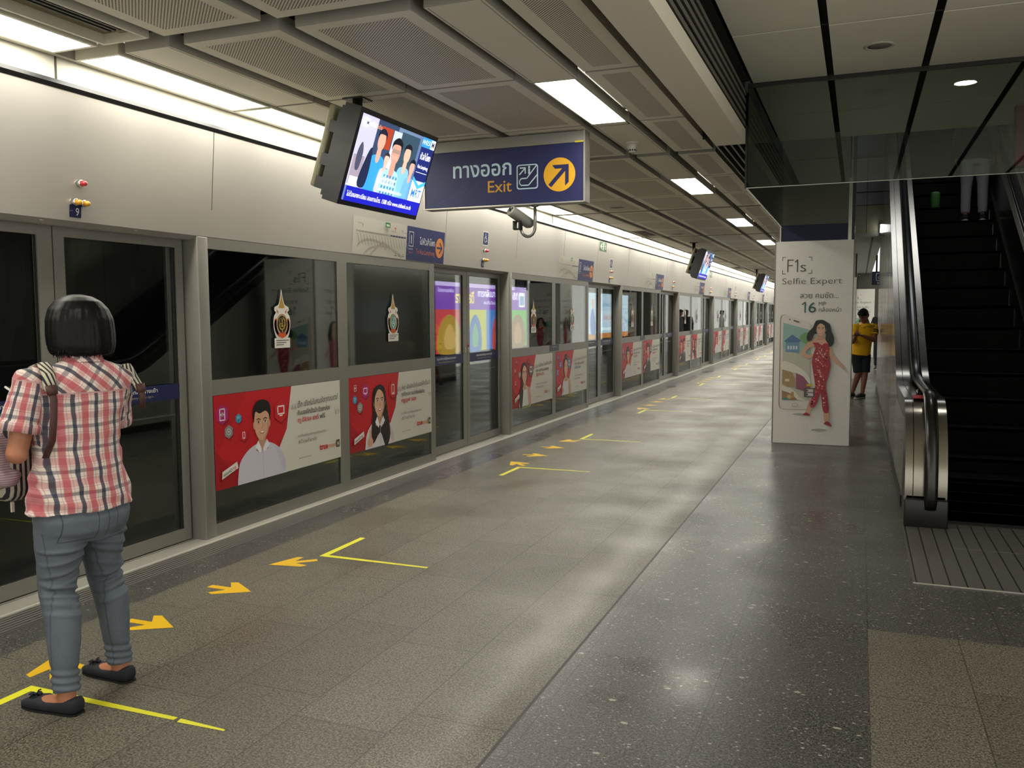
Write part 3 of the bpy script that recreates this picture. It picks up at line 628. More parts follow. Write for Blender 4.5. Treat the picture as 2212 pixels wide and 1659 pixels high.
def emblem(i):
    A = Art((-4.0295, 0, 0), (0, 1, 0), (0, 0, 1), (1, 0, 0)); A.at(0, 0, 1.12, 1)
    col = ('#caa53f', '#4f9a8c')[i]
    sil = [(0, .325), (-.012, .27), (-.03, .215), (-.05, .2), (-.075, .19), (-.078, .165), (-.062, .15), (-.085, .12), (-.092, .06), (-.08, .0), (-.05, -.045), (.05, -.045), (.08, 0), (.092, .06), (.085, .12), (.062, .15), (.078, .165), (.075, .19), (.05, .2), (.03, .215), (.012, .27)]
    A.sp(sil, '#e6e2d8', 3); A.rect(-.085, -.115, .17, .075, '#e6e2d8', .008)
    A.sp([(0, .29), (-.01, .25), (-.026, .205), (-.03, .185), (.03, .185), (.026, .205), (.01, .25)], '#b9903e', 3)
    A.poly([(-.06, .18), (-.035, .155), (-.045, .14)], '#c96a34'); A.poly([(.06, .18), (.035, .155), (.045, .14)], '#c96a34')
    A.ring(0, .06, .072, .088, .022, '#cf5527', PI*.86, PI*2.14); A.ring(0, .06, .058, .075, .008, '#d9a24a')
    A.poly([(-.05, -.02), (0, -.045), (.05, -.02), (.03, .0), (-.03, .0)], '#cf5527')
    A.ell(0, .062, .05, .066, '#2c2418' if i == 0 else col)
    k = '#caa53f' if i == 0 else '#e0e4da'
    A.ring(-.014, .085, .016, .02, .008, k, 0, 1.6*PI, 12); A.line([(.002, .1), (.004, .045)], .008, k); A.line([(.012, .11), (.03, .09), (.026, .05)], .008, k)
    A.line([(-.03, .06), (-.022, .03), (.0, .022), (.02, .035), (.03, .06)], .009, k); A.line([(-.012, .05), (.012, .048)], .008, k); A.line([(0, .02), (0, .004)], .009, k)
    for j in range(3): A.rect(-.07, -.062-.016*j, .14-.03*j, .006, '#5a5346')
    return A.mb.mesh('emblem_sticker')
EMB = [emblem(0), emblem(1)]
for k in BAYS:
    if k == -1: continue
    for i, dy in enumerate((.105, 1.782)):
        y = PY+PB*k+dy; a = SEQ[k][i]
        if k in (0, 1, 2, 3): lab = PLAB[2*k+i]
        elif k < 0: lab = 'red poster behind the camera'
        else: lab = 'small red and white poster, %s pane of the %s glass screen' % (('near', 'far')[i], nth(k))
        mesh_thing('advertising_poster', ADS[a], (0, y, 0), lab, 'poster', 'red and white posters along the glass screens')
        if k < 0: continue
        lab = ('gold' if i == 0 else 'turquoise')+' centred emblem sticker on the %s pane of the %s glass screen' % (('near', 'far')[i], nth(k) if k else 'nearest')
        mesh_thing('emblem_sticker', EMB[i], (0, y+(.775 if i == 0 else .78), 1.375), lab, 'sticker', 'emblem stickers on the glass')
    if k >= 1:
        A = Art((-4.0285, PY+PB*k+1.53, .985), (0, 1, 0), (0, 0, 1), (1, 0, 0)); A.rect(0, 0, .4, .085, '#20223f'); A.text('ห้ามพิงประตู', .2, .05, .02, '#c9c6bd', 'c', w=.2); A.text('Do not lean on the doors', .2, .02, .016, '#a79a84', 'c', w=.3)
        tag(A.build('notice_sticker', o=(-4.0285, PY+PB*k+1.53, .985)), 'dark blue notice sticker on the middle rail of the %s glass screen' % nth(k), 'sticker', 'notice stickers on the middle rails')

# ---------------------------------------------------------------- signs and lamps on the fascia
def fx(z): return -4.03+(z-2.025)*.0786          # fascia face leans out towards its top
FN = Vector((1, 0, -.0786)).normalized(); FV = Vector((.0786, 0, 1)).normalized()
def fart(y, z, off=.0015): return Art(Vector((fx(z), y, z))+FN*off, (0, 1, 0), FV, FN, step=.0002)
def route_map(y, label):
    A = fart(y, 2.03); W, H = .945, .32
    A.rect(0, 0, W, H, '#c9c4b8'); 
    for i, (yy, r) in enumerate(((.1, .16), (.02, .22))): A.ring(.32+.2*i, yy-.06, r*1.6, r*.6, .02, '#b5afa2', .1*PI, .9*PI, 20)
    A.line([(.3, .01), (.5, .13), (.72, .06), (.86, .02)], .022, '#b2ac9f')
    A.line([(.05, .2), (.6, .2)], .006, '#8c8880'); A.line([(.64, .2), (.92, .2)], .012, '#2c2f66')
    for i in range(18):
        x = .06+i*.05; A.ell(x, .2, .009, .009, '#77736b' if x < .62 else '#2c2f66', 8); A.ell(x, .2, .005, .005, '#e2ded4', 8)
        if i % 1 == 0: A.line([(x+.01, .175), (x+.05, .09)], .006, '#8f8b84')
    A.text('Y', .12, .235, .045, '#56524c'); A.text('Y', .82, .235, .045, '#56524c'); A.rect(.52, .265, .085, .045, '#3b7a3f', .004); A.rect(.535, .275, .055, .02, '#c9ddc4')
    A.poly([(.68, .265), (.70, .285), (.72, .265), (.705, .265), (.705, .245), (.695, .245), (.695, .265)], '#d86f2f')
    A.text('ราชมงคล', .05, .262, .018, '#6a665f'); A.text('บางซื่อ Bang Sue', .62, .235, .016, '#6a665f', w=.1); A.text('หัวลำโพง', .86, .235, .016, '#6a665f', w=.07)
    for i in range(3): A.rect(.7+.07*i, .02, .05, .008, '#7d7971'); A.ell(.725+.07*i, .04, .006, .006, '#46433e', 8)
    return tag(A.build('route_map', o=(fx(2.03), y, 2.03)), label, 'map', 'route maps on the fascia')
def direction_sign(y, label):
    A = fart(y, 2.028); W, H = .805, .322
    A.rect(0, 0, W, H, '#252c66'); A.line([(.045, .135), (.13, .135), (.13, .27), (.045, .27)], .007, '#d9dbe6', True); A.text('1', .09, .16, .115, '#dfe1ea', 'c', bold=.01)
    A.text('ชานชาลา', .087, .1, .026, '#d8dae4', 'c', w=.085); A.text('Platform', .087, .068, .024, '#cf7a58', 'c', w=.08)
    A.text('ไปหัวลำโพง', .59, .165, .085, '#e6e7ee', 'r', w=.33, bold=.012); A.text('To Hua Lamphong', .59, .07, .07, '#cf7a58', 'r', w=.4)
    A.ell(.695, .155, .09, .1, '#e8913f'); A.line([(.635, .155), (.74, .155)], .02, '#2a2f66'); A.line([(.7, .205), (.748, .155), (.7, .105)], .02, '#2a2f66')
    return tag(A.build('direction_sign', o=(fx(2.028), y, 2.028)), label, 'sign', 'blue direction signs on the fascia')
def wheelchair(A, c, x, y, s):
    A.ell(x-.02*s, y+.42*s, .07*s, .07*s, c, 12); A.line([(x-.02*s, y+.32*s), (x-.01*s, y+.02*s), (x+.2*s, y+.02*s), (x+.3*s, y-.28*s), (x+.38*s, y-.25*s)], .09*s, c); A.line([(x-.02*s, y+.2*s), (x+.16*s, y+.2*s)], .07*s, c)
    A.ring(x-.02*s, y-.12*s, .25*s, .25*s, .075*s, c, .6*PI, 1.9*PI, 14)
def access_sign(y, z, label):
    A = fart(y, z); A.rect(0, 0, .165, .165, '#e6e4dc', .02); A.rect(.012, .012, .141, .141, '#2b2f6e', .014); wheelchair(A, '#e6e4dc', .08, .085, .115)
    return tag(A.build('wheelchair_sign', o=(fx(z), y, z)), label, 'sign', 'blue wheelchair signs on the fascia')
def exit_run_sign(y, z, label):
    A = fart(y, z); A.rect(0, 0, .43, .15, '#49694a'); A.line([(.13, .03), (.06, .075), (.13, .12)], .018, '#e9eee4'); A.line([(.07, .075), (.15, .075)], .02, '#e9eee4')
    A.line([(.19, .015), (.19, .135), (.27, .135), (.27, .015)], .012, '#e9eee4'); A.ell(.23, .112, .012, .012, '#e9eee4', 10); A.line([(.235, .095), (.225, .06), (.245, .02)], .014, '#e9eee4'); A.line([(.225, .06), (.205, .03)], .012, '#e9eee4'); A.line([(.21, .08), (.25, .085)], .01, '#e9eee4')
    wheelchair(A, '#e9eee4', .35, .08, .11)
    return tag(A.build('emergency_exit_sign', o=(fx(z), y, z)), label, 'sign', 'green exit signs high on the fascia')
LAMPR = M('red_lens', '#b81f2a', .12, 0, .05, 20, 0, .5, .6); LAMPA = M('amber_lens', '#d99a1c', .12, 0, .05, 20, 0, .5, .6); CHROME = M('chrome_ring', '#cfcbc2', .15, .9)
def door_lamp(y, z, m, name, label, group):
    o = thing(name, label, 'lamp', (fx(z), y, z), group)
    def L(prof, mt, nm):
        c = MB(); c.lathe(prof, (0, 0, 0), mt, 18, 'x'); ob = c.build(nm, o, local=True); ob.rotation_euler = (0, math.atan(.0786), 0)
    L([(0, 0), (.02, 0), (.02, .022), (.016, .026), (0, .026)], CHROME, 'socket'); L([(.0155, .022), (.0165, .035), (.014, .05), (.007, .058), (0, .06)], m, 'lens')
def number_plate(y, z, n, label):
    A = fart(y, z); A.rect(0, 0, .078, .07, '#1a1e49', .006); A.rect(.004, .034, .018, .004, '#7d7fa0'); A.text(str(n), .052, .012, .06, '#e3e3e6', 'c', w=.022 if n < 10 else .04)
    return tag(A.build('door_number_plate', o=(fx(z), y, z)), label, 'number plate', 'door number plates')
for k in range(-1, 8):
    y = PY+PB*k; n = 10+k; dn = {-1: 'door nine by the woman', 0: 'the door with the purple light box', 1: 'the door with the white light box'}.get(k, 'the %s door pair along the platform' % nth(k+1))
    yl = y+4.65+(.085 if k < 0 else 0) if k < 0 else y+4.655
    yl = 3.628 if k == -1 else yl
    door_lamp(yl, 2.233, LAMPR, 'red_lamp', 'red indicator lamp above '+dn, 'red lamps above the doors')
    door_lamp(yl-.032, 2.129, LAMPA, 'amber_lamp', 'amber indicator lamp on the left above '+dn, 'amber lamps above the doors'); door_lamp(yl+.022, 2.127, LAMPA, 'amber_lamp', 'amber indicator lamp on the right above '+dn, 'amber lamps above the doors')
    number_plate(yl-.06, 2.045, n-0 if k >= 0 else 9, 'dark blue number plate under the lamps above '+dn)
    if k >= 0:
        route_map(y+1.87+.0*k, 'pale route map panel on the fascia before '+dn); direction_sign(y+2.82, 'blue platform direction sign with orange arrow before '+dn)
        if k in (0, 1, 4, 6): access_sign(yl-.06, 2.29, 'blue wheelchair sign above the red lamp of '+dn)
for y, l in ((13.88, 'green exit sign with left arrow high on the fascia, nearest to the camera'), (25.2, 'small green exit sign high on the fascia past the second hanging screen'), (36.5, 'farthest green exit sign high on the fascia')): exit_run_sign(y, 2.545, l)

# ---------------------------------------------------------------- seen through the doors: light boxes, clock, rails
def lightbox(y, wd, label, kind):
    o = thing('advertising_light_box', label, 'light box', (-7.58, y, .75), 'light boxes on the tunnel wall'); H = 1.4
    c = MB(); c.box(-7.6, -7.5, y-.05, y+wd+.05, .7, .75, ALU); c.box(-7.6, -7.5, y-.05, y+wd+.05, 2.15, 2.2, ALU); c.box(-7.6, -7.5, y-.05, y, .75, 2.15, ALU); c.box(-7.6, -7.5, y+wd, y+wd+.05, .75, 2.15, ALU); c.build('frame', o)
    A = Art((-7.51, y, .75), (0, 1, 0), (0, 0, 1), (1, 0, 0), emit=1.1, step=.001)
    if kind == 0:
        A.rect(0, 0, wd, H, '#7a3fb0'); A.rect(0, H-.08, wd, .08, '#cdb4ec')
        cs = ('#c23a44', '#b9b53a', '#3f78c4', '#58a842'); q = wd/4
        for i, c_ in enumerate(cs): A.rect(i*q, 0, q, .86, c_)
        A.text('รายการดี', .9, 1.0, .3, '#f4df5a', w=.9, bold=.03); A.text('โปรแกรมเสริม', .12, 1.2, .1, '#f3eefb', w=.7)
        A.text('การกลับมาของเพื่อนซี้', 2.0, 1.14, .2, '#ffffff', w=1.9, bold=.02); A.text('ครั้งที่ 1', 3.98, 1.1, .2, '#ffffff', w=.4, bold=.02); A.text('พบกันวันเสาร์ IPS เร็วๆ นี้', 2.3, .98, .1, '#ffffff', w=1.5)
        A.rect(4.4, .93, .36, .34, '#f2f2f6', .03); A.rect(4.44, .97, .28, .22, '#7fa8c0')
        for i, (a, e, f) in enumerate((('#a8842c', '#c8a058', .55), ('#2e62a8', '#5d9a7a', .33), ('#b83442', '#d05a60', .33), ('#8a6a48', '#a98258', .5))):     # plain soft shapes on the colour fields
            x = (i+.5)*q; A.sp([(x-f*.8, 0), (x-f, .25), (x-f*.7, .6), (x, .76), (x+f*.7, .6), (x+f, .25), (x+f*.8, 0)], a); A.sp([(x-f*.35, .1), (x-f*.45, .35), (x, .58), (x+f*.45, .35), (x+f*.35, .1)], e)
    else:
        A.rect(0, 0, wd, H, '#b9cfe0'); A.rect(0, 0, wd, .16, '#c07a3a'); A.sp([(.4, .16), (.3, .6), (.55, .95), (.8, .6), (.8, .16)], '#3f69b0'); A.ell(.55, 1.08, .12, .16, '#c99a7c'); A.rect(.95, .2, .2, .3, '#e8eef2')
        A.text('บริการใหม่', 1.6, 1.0, .18, '#4a6f94', w=1.0); A.rect(1.55, .45, 1.6, .4, '#c8d6e0', .03); A.text('สมัครวันนี้', 1.75, .58, .2, '#c05a5a', w=1.0); A.rect(1.55, .25, 1.6, .08, '#e4edf3')
    A.build('lit_face', o); return o
lightbox(14.88, 4.9, 'lit purple topped light box with colour fields seen through the first doors', 0)
lightbox(24.9, 4.9, 'pale blue light box seen through the second doors', 1)
lightbox(4.0, 4.4, 'unseen pale light box on the tunnel wall', 1) if False else None
o = thing('wall_clock', 'round white clock seen through the glass right of the second emblem pair', 'clock', (-7.5, 24.55, 2.3), None)
c = MB(); c.lathe([(0, 0), (.32, 0), (.32, .06), (.3, .06), (.3, .05), (0, .05)], (-7.55, 24.55, 2.3), BLACK, 32, 'x'); c.build('case', o)
A = Art((-7.498, 24.55, 2.3), (0, 1, 0), (0, 0, 1), (1, 0, 0), emit=.6); A.ell(0, 0, .3, .3, '#d6e4ec')
for i in range(12): a = PI*i/6; A.line([(.24*math.sin(a), .24*math.cos(a)), (.28*math.sin(a), .28*math.cos(a))], .018, '#22262c')
A.build('dial', o); A = Art((-7.494, 24.55, 2.3), (0, 1, 0), (0, 0, 1), (1, 0, 0)); A.line([(0, 0), (.12, -.1)], .022, '#15171b'); A.line([(0, 0), (-.06, .24)], .016, '#15171b'); A.build('hands', o)
for i, z in enumerate((.35, .55)):
    o = thing('tunnel_handrail', '%s metal pipe rail on the far tunnel wall behind the doors' % ('lower', 'upper')[i], 'rail', (-7.4, 10, z))
    c = MB(); c.tube([(-7.42, 6, z), (-7.42, 40, z)], .025, STEEL, 8); c.build('pipe', o)
    c = MB(); [c.box(-7.6, -7.42, 7+2.5*j, 7.04+2.5*j, z-.02, z+.02, DKMET) for j in range(13)]; c.build('brackets', o)
# ================================================================ hanging exit sign
ES = 6.42
o = thing('exit_sign', 'blue hanging exit sign with white Thai lettering, yellow Exit and arrow disc', 'sign', (-2.644, ES+.06, 2.62))
c = MB(); GREYP = M('sign_grey_plate', '#8d8b84', .4, .3)
c.box(-3.327, -1.961, ES, ES+.12, 2.805, 2.888, GREYP); c.build('hanger_plate', o)
c = MB(); c.box(-3.32, -1.968, ES+.004, ES+.116, 2.364, 2.80, M('sign_blue_body', '#181d50', .35)); c.build('body', o)
FR = M('sign_frame', '#b3b0a6', .3, .6); c = MB(); c.box(-3.332, -3.32, ES-.004, ES+.124, 2.357, 2.805, FR); c.box(-1.97, -1.958, ES-.004, ES+.124, 2.357, 2.895, FR); c.box(-3.32, -1.97, ES-.004, ES+.124, 2.355, 2.365, FR); c.build('frame', o)
A = Art((-3.32, ES+.003, 0), (1, 0, 0), (0, 0, 1), (0, -1, 0), rough=.55)
A.rect(0, 2.365, 1.35, .437, '#181d50')
A.sp([(.1, 2.4), (.35, 2.47), (.42, 2.62), (.62, 2.72), (.9, 2.78), (.6, 2.76), (.38, 2.68), (.3, 2.5)], '#1e2458'); A.sp([(0, 2.37), (.3, 2.39), (.45, 2.5), (.5, 2.64), (.42, 2.5), (.25, 2.42)], '#1b2155')
A.text('ทางออก', .255, 2.597, .165, '#bcd6e2', w=.505, bold=.014); A.text('Exit', .558, 2.467, .13, '#c9952a', w=.203, bold=.006)
A.at(.804, 2.476); LB = '#b8cfdc'
A.rect(0, 0, .178, .19, LB, .022); A.rect(.009, .009, .16, .172, '#12173f', .016)
A.line([(.166, .178), (.085, .083), (.04, .083), (.024, .066), (.024, .046), (.04, .03), (.1, .03), (.17, .105)], .009, LB); A.line([(.025, .115), (.07, .16)], .01, LB); A.line([(.03, .164), (.072, .164), (.072, .122)], .01, LB); A.ell(.105, .168, .009, .01, LB, 12); A.line([(.105, .152), (.105, .118)], .016, LB)
A.at(); A.ell(1.157, 2.571, .128, .128, '#d9a21d', 48)
A.line([(1.085, 2.495), (1.21, 2.625)], .032, '#181d50'); A.poly([(1.098, 2.645), (1.232, 2.645), (1.232, 2.51), (1.203, 2.485), (1.203, 2.616), (1.122, 2.616)], '#181d50')
A.rect(1.28, 2.803, .075, .012, '#c9b92b'); A.build('lettering', o)

# ================================================================ hanging screens
def tv_art():
    W, H = .925, .52
    A = Art((-W/2, -H/2, .004), (1, 0, 0), (0, 1, 0), (0, 0, 1), emit=.75, step=.0003)
    A.rect(0, 0, W, H, '#5b6f8c'); A.rect(0, .09, .2, .43, '#a9a7bd'); A.rect(.2, .28, .25, .24, '#2a3a55'); A.rect(.25, .36, .14, .13, '#8e3520'); A.rect(.4, .25, .1, .24, '#a8b4c8'); A.rect(.5, .2, .24, .3, '#2c4150'); A.rect(.02, .1, .12, .18, '#8a7f8e'); A.rect(.03, .09, .1, .06, '#c9d2de')
    A.sp([(.05, .3), (.08, .36), (.11, .3), (.1, .2), (.06, .2)], '#3f4054')
    def man(x, y, s, hair, skin, shirt, blur=0):
        A.sp([(x-.2*s, y-.55*s), (x-.5*s, y-.75*s), (x-.58*s, y-1.5*s), (x-.5*s, -.0+max(.09, y-2.6*s)), (x+.5*s, max(.09, y-2.6*s)), (x+.58*s, y-1.5*s), (x+.5*s, y-.75*s), (x+.2*s, y-.55*s)], shirt)
        A.sp([(x-.13*s, y-.3*s), (x-.14*s, y-.7*s), (x, y-.85*s), (x+.14*s, y-.7*s), (x+.13*s, y-.3*s)], skin)
        A.ell(x, y, .27*s, .38*s, skin, 20); A.sp([(x-.29*s, y+.05*s), (x-.3*s, y+.32*s), (x, y+.48*s), (x+.3*s, y+.32*s), (x+.29*s, y+.05*s), (x+.22*s, y+.24*s), (x-.2*s, y+.24*s)], hair)
        if blur: A.rect(x-.25*s, y-.02*s, .5*s, .13*s, '#8f7468'); A.rect(x-.2*s, y-.22*s, .38*s, .12*s, '#b38f7f')
    man(.28, .40, .16, '#15182a', '#b98f7c', '#2f86d0'); A.sp([(.12, .12), (.16, .3), (.2, .34), (.22, .2), (.2, .1)], '#17203a')
    man(.62, .37, .15, '#12141f', '#c39a86', '#6fa3cf'); man(.72, .3, .12, '#12141f', '#b78f7e', '#5f95bf'); man(.38, .3, .1, '#2a2230', '#c9a090', '#b9a9c9')
    man(.47, .36, .2, '#0f111b', '#b08474', '#8fb4d6', 1)
    for i in range(5):
        for j in range(4): A.rect(.39+.035*i, .09+.035*j, .018, .018, '#3d6c9c')
    A.text('จะเดินทาง', .33, .15, .075, '#e4edf6', w=.2); A.text('คนร่วมร่วมเป็นหนึ่งเดียว', .36, .105, .03, '#dfe9f2', w=.3)
    A.ell(.06, .475, .022, .022, '#f2f2f6', 16); A.text('M', .06, .463, .032, '#23305c', 'c', bold=.02); A.text('เมโทร', .09, .462, .035, '#eef2f8', w=.07); A.text('มีเดีย', .165, .462, .035, '#e99a5a', w=.06)
    A.rect(.745, .0, .18, .52, '#16205c'); A.rect(.745, .455, .18, .065, '#2f7fc4'); A.text('14:42:51', .75, .475, .045, '#e9f2fa', w=.105); A.rect(.865, .457, .058, .06, '#e6e8ee'); A.text('M', .894, .47, .05, '#1d2240', 'c', bold=.03)
    A.text('หัวลำโพง', .835, .375, .06, '#f2f4f8', 'c', w=.14, bold=.01); A.text('Hua Lamphong', .835, .315, .035, '#e8ecf4', 'c', w=.145, bold=.01); A.rect(.76, .285, .15, .004, '#c9d2e6')
    A.rect(.745, .07, .18, .16, '#e9edf4'); A.poly([(.745, .255), (.84, .205), (.925, .24), (.925, .21), (.835, .175), (.745, .23)], '#3f9ad6'); A.text('MRT', .835, .12, .075, '#1d62a8', 'c', w=.13, bold=.02); A.text('Bangkok', .835, .085, .022, '#8fa3bd', 'c', w=.06)
    A.rect(0, 0, W, .09, '#16189c'); A.text('ไม่ต้องลงทะเบียน สอบถามโทร. 1588 หรือ www.citibank.co.th', .02, .03, .04, '#e6e8f6', w=.8, bold=.01)
    return A.mb.mesh('picture')
TVP = tv_art()
def tv(y, label):
    T = rad(18.7); o = thing('hanging_screen', label, 'screen', (-2.82, y, 2.443), 'hanging information screens')
    R3 = Matrix(((0, math.sin(T), math.cos(T)), (1, 0, 0), (0, math.cos(T), -math.sin(T))))
    def loc(ob): ob.rotation_euler = R3.to_euler(); return ob
    w, h = .99, .58
    c = MB(); c.box(-w/2, w/2, -h/2, h/2, -.1, -.012, BLACK)
    for a in ((-w/2, w/2, -h/2, -.26), (-w/2, w/2, .26, h/2), (-w/2, -.4625, -.26, .26), (.4625, w/2, -.26, .26)): c.box(*a, -.012, .012, BLACK)
    c.prism([(-w/2+.02, -h/2+.02), (w/2-.02, -h/2+.02), (w/2-.02, h/2-.02), (-w/2+.02, h/2-.02)], 'z', -.13, -.1, BLACK); c.box(-.44, .44, -.22, .24, -.17, -.13, BLACK)
    loc(c.build('casing', o, local=True))
    ob = bpy.data.objects.new('picture', TVP); COL.objects.link(ob); ob.parent = o; loc(ob)
    c = MB(); c.rbox(-.44, .44, -.24, .26, -.245, -.2, M('rear_housing_beige', '#8f8a6c', .5), .01); loc(c.build('rear_housing', o, local=True))
    c = MB(); [c.box(-.46, -.38, yy, yy+.07, -.2, -.12, BLACK) for yy in (-.24, -.1, .1)]; [c.box(.38, .46, yy, yy+.07, -.2, -.12, BLACK) for yy in (-.24, .1)]; loc(c.build('mounting_clamp', o, local=True))
    c = MB(); c.tube([(-.23, 0, .452), (-.23, 0, .12)], .032, DKMET, 12); c.box(-.3, -.16, -.07, .07, .442, .452, DKMET); c.box(-.27, -.1, -.16, .16, .06, .14, DKMET); c.tube([(-.23, -.12, .3), (-.2, -.17, .18)], .012, DKMET, 8); c.tube([(-.23, .12, .3), (-.2, .17, .18)], .012, DKMET, 8); c.build('ceiling_pole', o, local=True)
    return o
tv(4.967, 'large hanging screen showing men in blue shirts, nearest to the camera'); tv(17.3, 'smaller hanging screen in the middle distance left of the poster column'); tv(28.57, 'farthest hanging screen just left of the poster column')

# ================================================================ security camera under the exit sign
o = thing('security_camera', 'grey security camera on a hooked pipe under the exit sign', 'camera', (-2.4, 6.48, 2.357))
PIPE = M('grey_pipe', '#8b8982', .3, .7); CAMG = M('camera_housing_grey', '#8d8c85', .4, .1)
pts = [(-2.385, 6.48, 2.357), (-2.385, 6.48, 2.2)]+[(-2.445+.06*math.cos(a), 6.48-.0*a, 2.19-.075*math.sin(a)) for a in [PI*i/10 for i in range(11)]]+[(-2.505, 6.48, 2.215)]
c = MB(); c.tube(pts, .0125, PIPE, 12); c.lathe([(0, 0), (.03, 0), (.03, -.012), (.016, -.016), (.0, -.016)], (-2.385, 6.48, 2.357), PIPE, 16); c.build('hooked_pipe', o)
d = Vector((.09, .15, -.085)).normalized(); p0 = Vector((-2.55, 6.38, 2.312)); ax = d.cross(Vector((0, 0, 1))).normalized()
c = MB(); c.tube([p0, p0+d*.02, p0+d*.2, p0+d*.225], [(.046, .042), (.048, .044), (.048, .044), (.036, .03)], CAMG, 20, side=ax); c.build('housing', o)
c = MB(); c.tube([p0-d*.004, p0+d*.0], [(.041, .037), (.042, .038)], M('camera_face_white', '#b9b7ae', .4), 20, side=ax); c.build('face_plate', o)
up = ax.cross(d); n = -d
c = MB()
for a, e, r in ((-.018, .016, .008), (.018, .016, .008), (0, .0, .012)): c.tube([p0-d*.004+ax*a+up*e, p0-d*.008+ax*a+up*e], r, BLACK, 12)
c.build('lens', o)
c = MB(); q = p0+d*.1-up*.05; c.box(q.x-.03, q.x-.016, q.y-.03, q.y+.03, q.z-.055, q.z+.012, DKMET); c.box(q.x+.016, q.x+.03, q.y-.03, q.y+.03, q.z-.055, q.z+.012, DKMET); c.box(q.x-.03, q.x+.03, q.y-.02, q.y+.02, q.z-.058, q.z-.046, DKMET); c.build('yoke', o)

# ================================================================ columns with poster boards
COLM = M('column_cladding', '#4b4a41', .4, .2, .05, 3); BOARD = M('poster_board', '#dedbd3', .5)
def skin_red(A, pts): A.sp(pts, '#a8323c')
def f1s(A):
    """print on the board; x from its left edge, y = height"""
    k = '#4a4843'
    for x, y, sx, sy in ((.078, 2.138, 1, -1), (.394, 2.133, -1, -1), (.078, 1.95, 1, 1), (.394, 1.95, -1, 1)): A.line([(x+.035*sx, y), (x, y), (x, y+.04*sy)], .006, k)
    A.line([(.136, 1.972), (.136, 2.105), (.195, 2.105)], .011, k); A.line([(.136, 2.043), (.187, 2.043)], .011, k); A.line([(.215, 2.08), (.24, 2.105), (.24, 1.972)], .011, k); A.text('s', .272, 1.972, .17, k, w=.062, bold=-.01); A.text('Selfie Expert', .078, 1.832, .1, k, w=.64, bold=-.012)
    A.text('สวย คมชัด...', .276, 1.672, .085, '#5b5a55', w=.41); A.line([(.3, 1.602), (.332, 1.626), (.332, 1.511)], .013, '#2d5646'); A.text('6', .367, 1.511, .165, '#2d5646', w=.083, bold=.004); A.text('MP', .478, 1.586, .062, '#44605a', w=.077); A.text('กล้องหน้า', .478, 1.518, .065, '#5b5a55', w=.24)
    # phone
    ph = [(.075, .45), (.075, 1.44), (.09, 1.478), (.13, 1.485), (.33, 1.42), (.39, 1.385), (.40, 1.34), (.40, .43), (.385, .405), (.12, .402), (.09, .41)]
    A.poly([(x-.012, y+.002) for x, y in ph], '#a5836b'); A.poly(ph, '#d6d0c8')
    sc = [(.098, .505), (.098, 1.395), (.40, 1.31), (.40, .505)]; A.poly(sc, '#b9b7a6')
    A.poly([(.098, 1.1), (.098, 1.395), (.40, 1.31), (.40, 1.0), (.2, 1.06)], '#8fb0a8'); A.sp([(.28, 1.22), (.33, 1.28), (.4, 1.27), (.4, 1.15), (.33, 1.16)], '#6f9a63'); A.poly([(.13, 1.06), (.13, 1.2), (.2, 1.26), (.28, 1.2), (.28, 1.05)], '#6f8ea8'); A.poly([(.11, 1.18), (.2, 1.26), (.3, 1.19), (.27, 1.17), (.14, 1.17)], '#4f7396')
    for i in range(4): A.rect(.15+.03*i, 1.09, .018, .04, '#c9d8dd')
    A.sp([(.098, .95), (.2, .93), (.33, .85), (.4, .76), (.4, .68), (.3, .8), (.098, .86)], '#d9d4c6'); A.poly([(.098, .7), (.098, .86), (.2, .83), (.24, .76), (.24, .66), (.15, .66)], '#a58a5f'); A.poly([(.25, .64), (.25, .82), (.33, .78), (.4, .69), (.4, .6)], '#8f4f68'); A.poly([(.098, .51), (.098, .66), (.18, .64), (.24, .58), (.26, .51)], '#9a7a52'); A.sp([(.098, .67), (.2, .64), (.3, .54), (.36, .51), (.28, .51), (.2, .58), (.098, .62)], '#d6d0c0'); A.ell(.18, .545, .025, .025, '#c9a878'); A.rect(.2, .53, .03, .07, '#b08a4f'); A.rect(.11, .51, .06, .02, '#3f7f86'); A.rect(.13, .72, .05, .03, '#d9c9a5')
    A.ell(.17, 1.432, .007, .007, '#3b342e'); A.line([(.215, 1.42), (.27, 1.402)], .012, '#3b342e'); A.rect(.215, .435, .06, .038, '#bcae9f', .012); A.rect(.221, .441, .048, .026, '#d6d0c8', .009)
    # woman in a red patterned jumpsuit
    SK, HR = '#cfa286', '#171213'
    A.sp([(.42, .17), (.52, .165), (.6, .18), (.5, .19)], '#a9a59c'); A.sp([(.22, .345), (.32, .335), (.38, .345), (.3, .36)], '#a9a59c')
    A.sp([(.45, 1.41), (.42, 1.34), (.37, 1.28), (.36, 1.21), (.40, 1.2), (.43, 1.26), (.55, 1.28), (.56, 1.2), (.6, 1.13), (.64, 1.15), (.65, 1.22), (.62, 1.3), (.6, 1.37), (.54, 1.42), (.49, 1.425)], HR)
    A.sp([(.43, 1.2), (.37, 1.17), (.33, 1.11), (.29, 1.05), (.30, 1.03), (.38, .99), (.46, 1.03), (.485, 1.06), (.45, 1.05), (.38, 1.03), (.35, 1.06), (.39, 1.11), (.44, 1.13)], SK)
    A.sp([(.56, 1.17), (.61, 1.14), (.64, 1.05), (.70, .97), (.75, .92), (.775, .87), (.755, .87), (.73, .9), (.66, .95), (.6, 1.03), (.57, 1.1)], SK)
    A.sp([(.44, 1.22), (.42, 1.16), (.5, 1.13), (.58, 1.14), (.56, 1.2), (.52, 1.235), (.48, 1.23)], SK)
    A.poly([(.485, 1.29), (.48, 1.21), (.53, 1.21), (.525, 1.28)], '#bd8f74')
    face(A, .508, 1.318, .135, HR, '#d3a88c', 'none', .0)
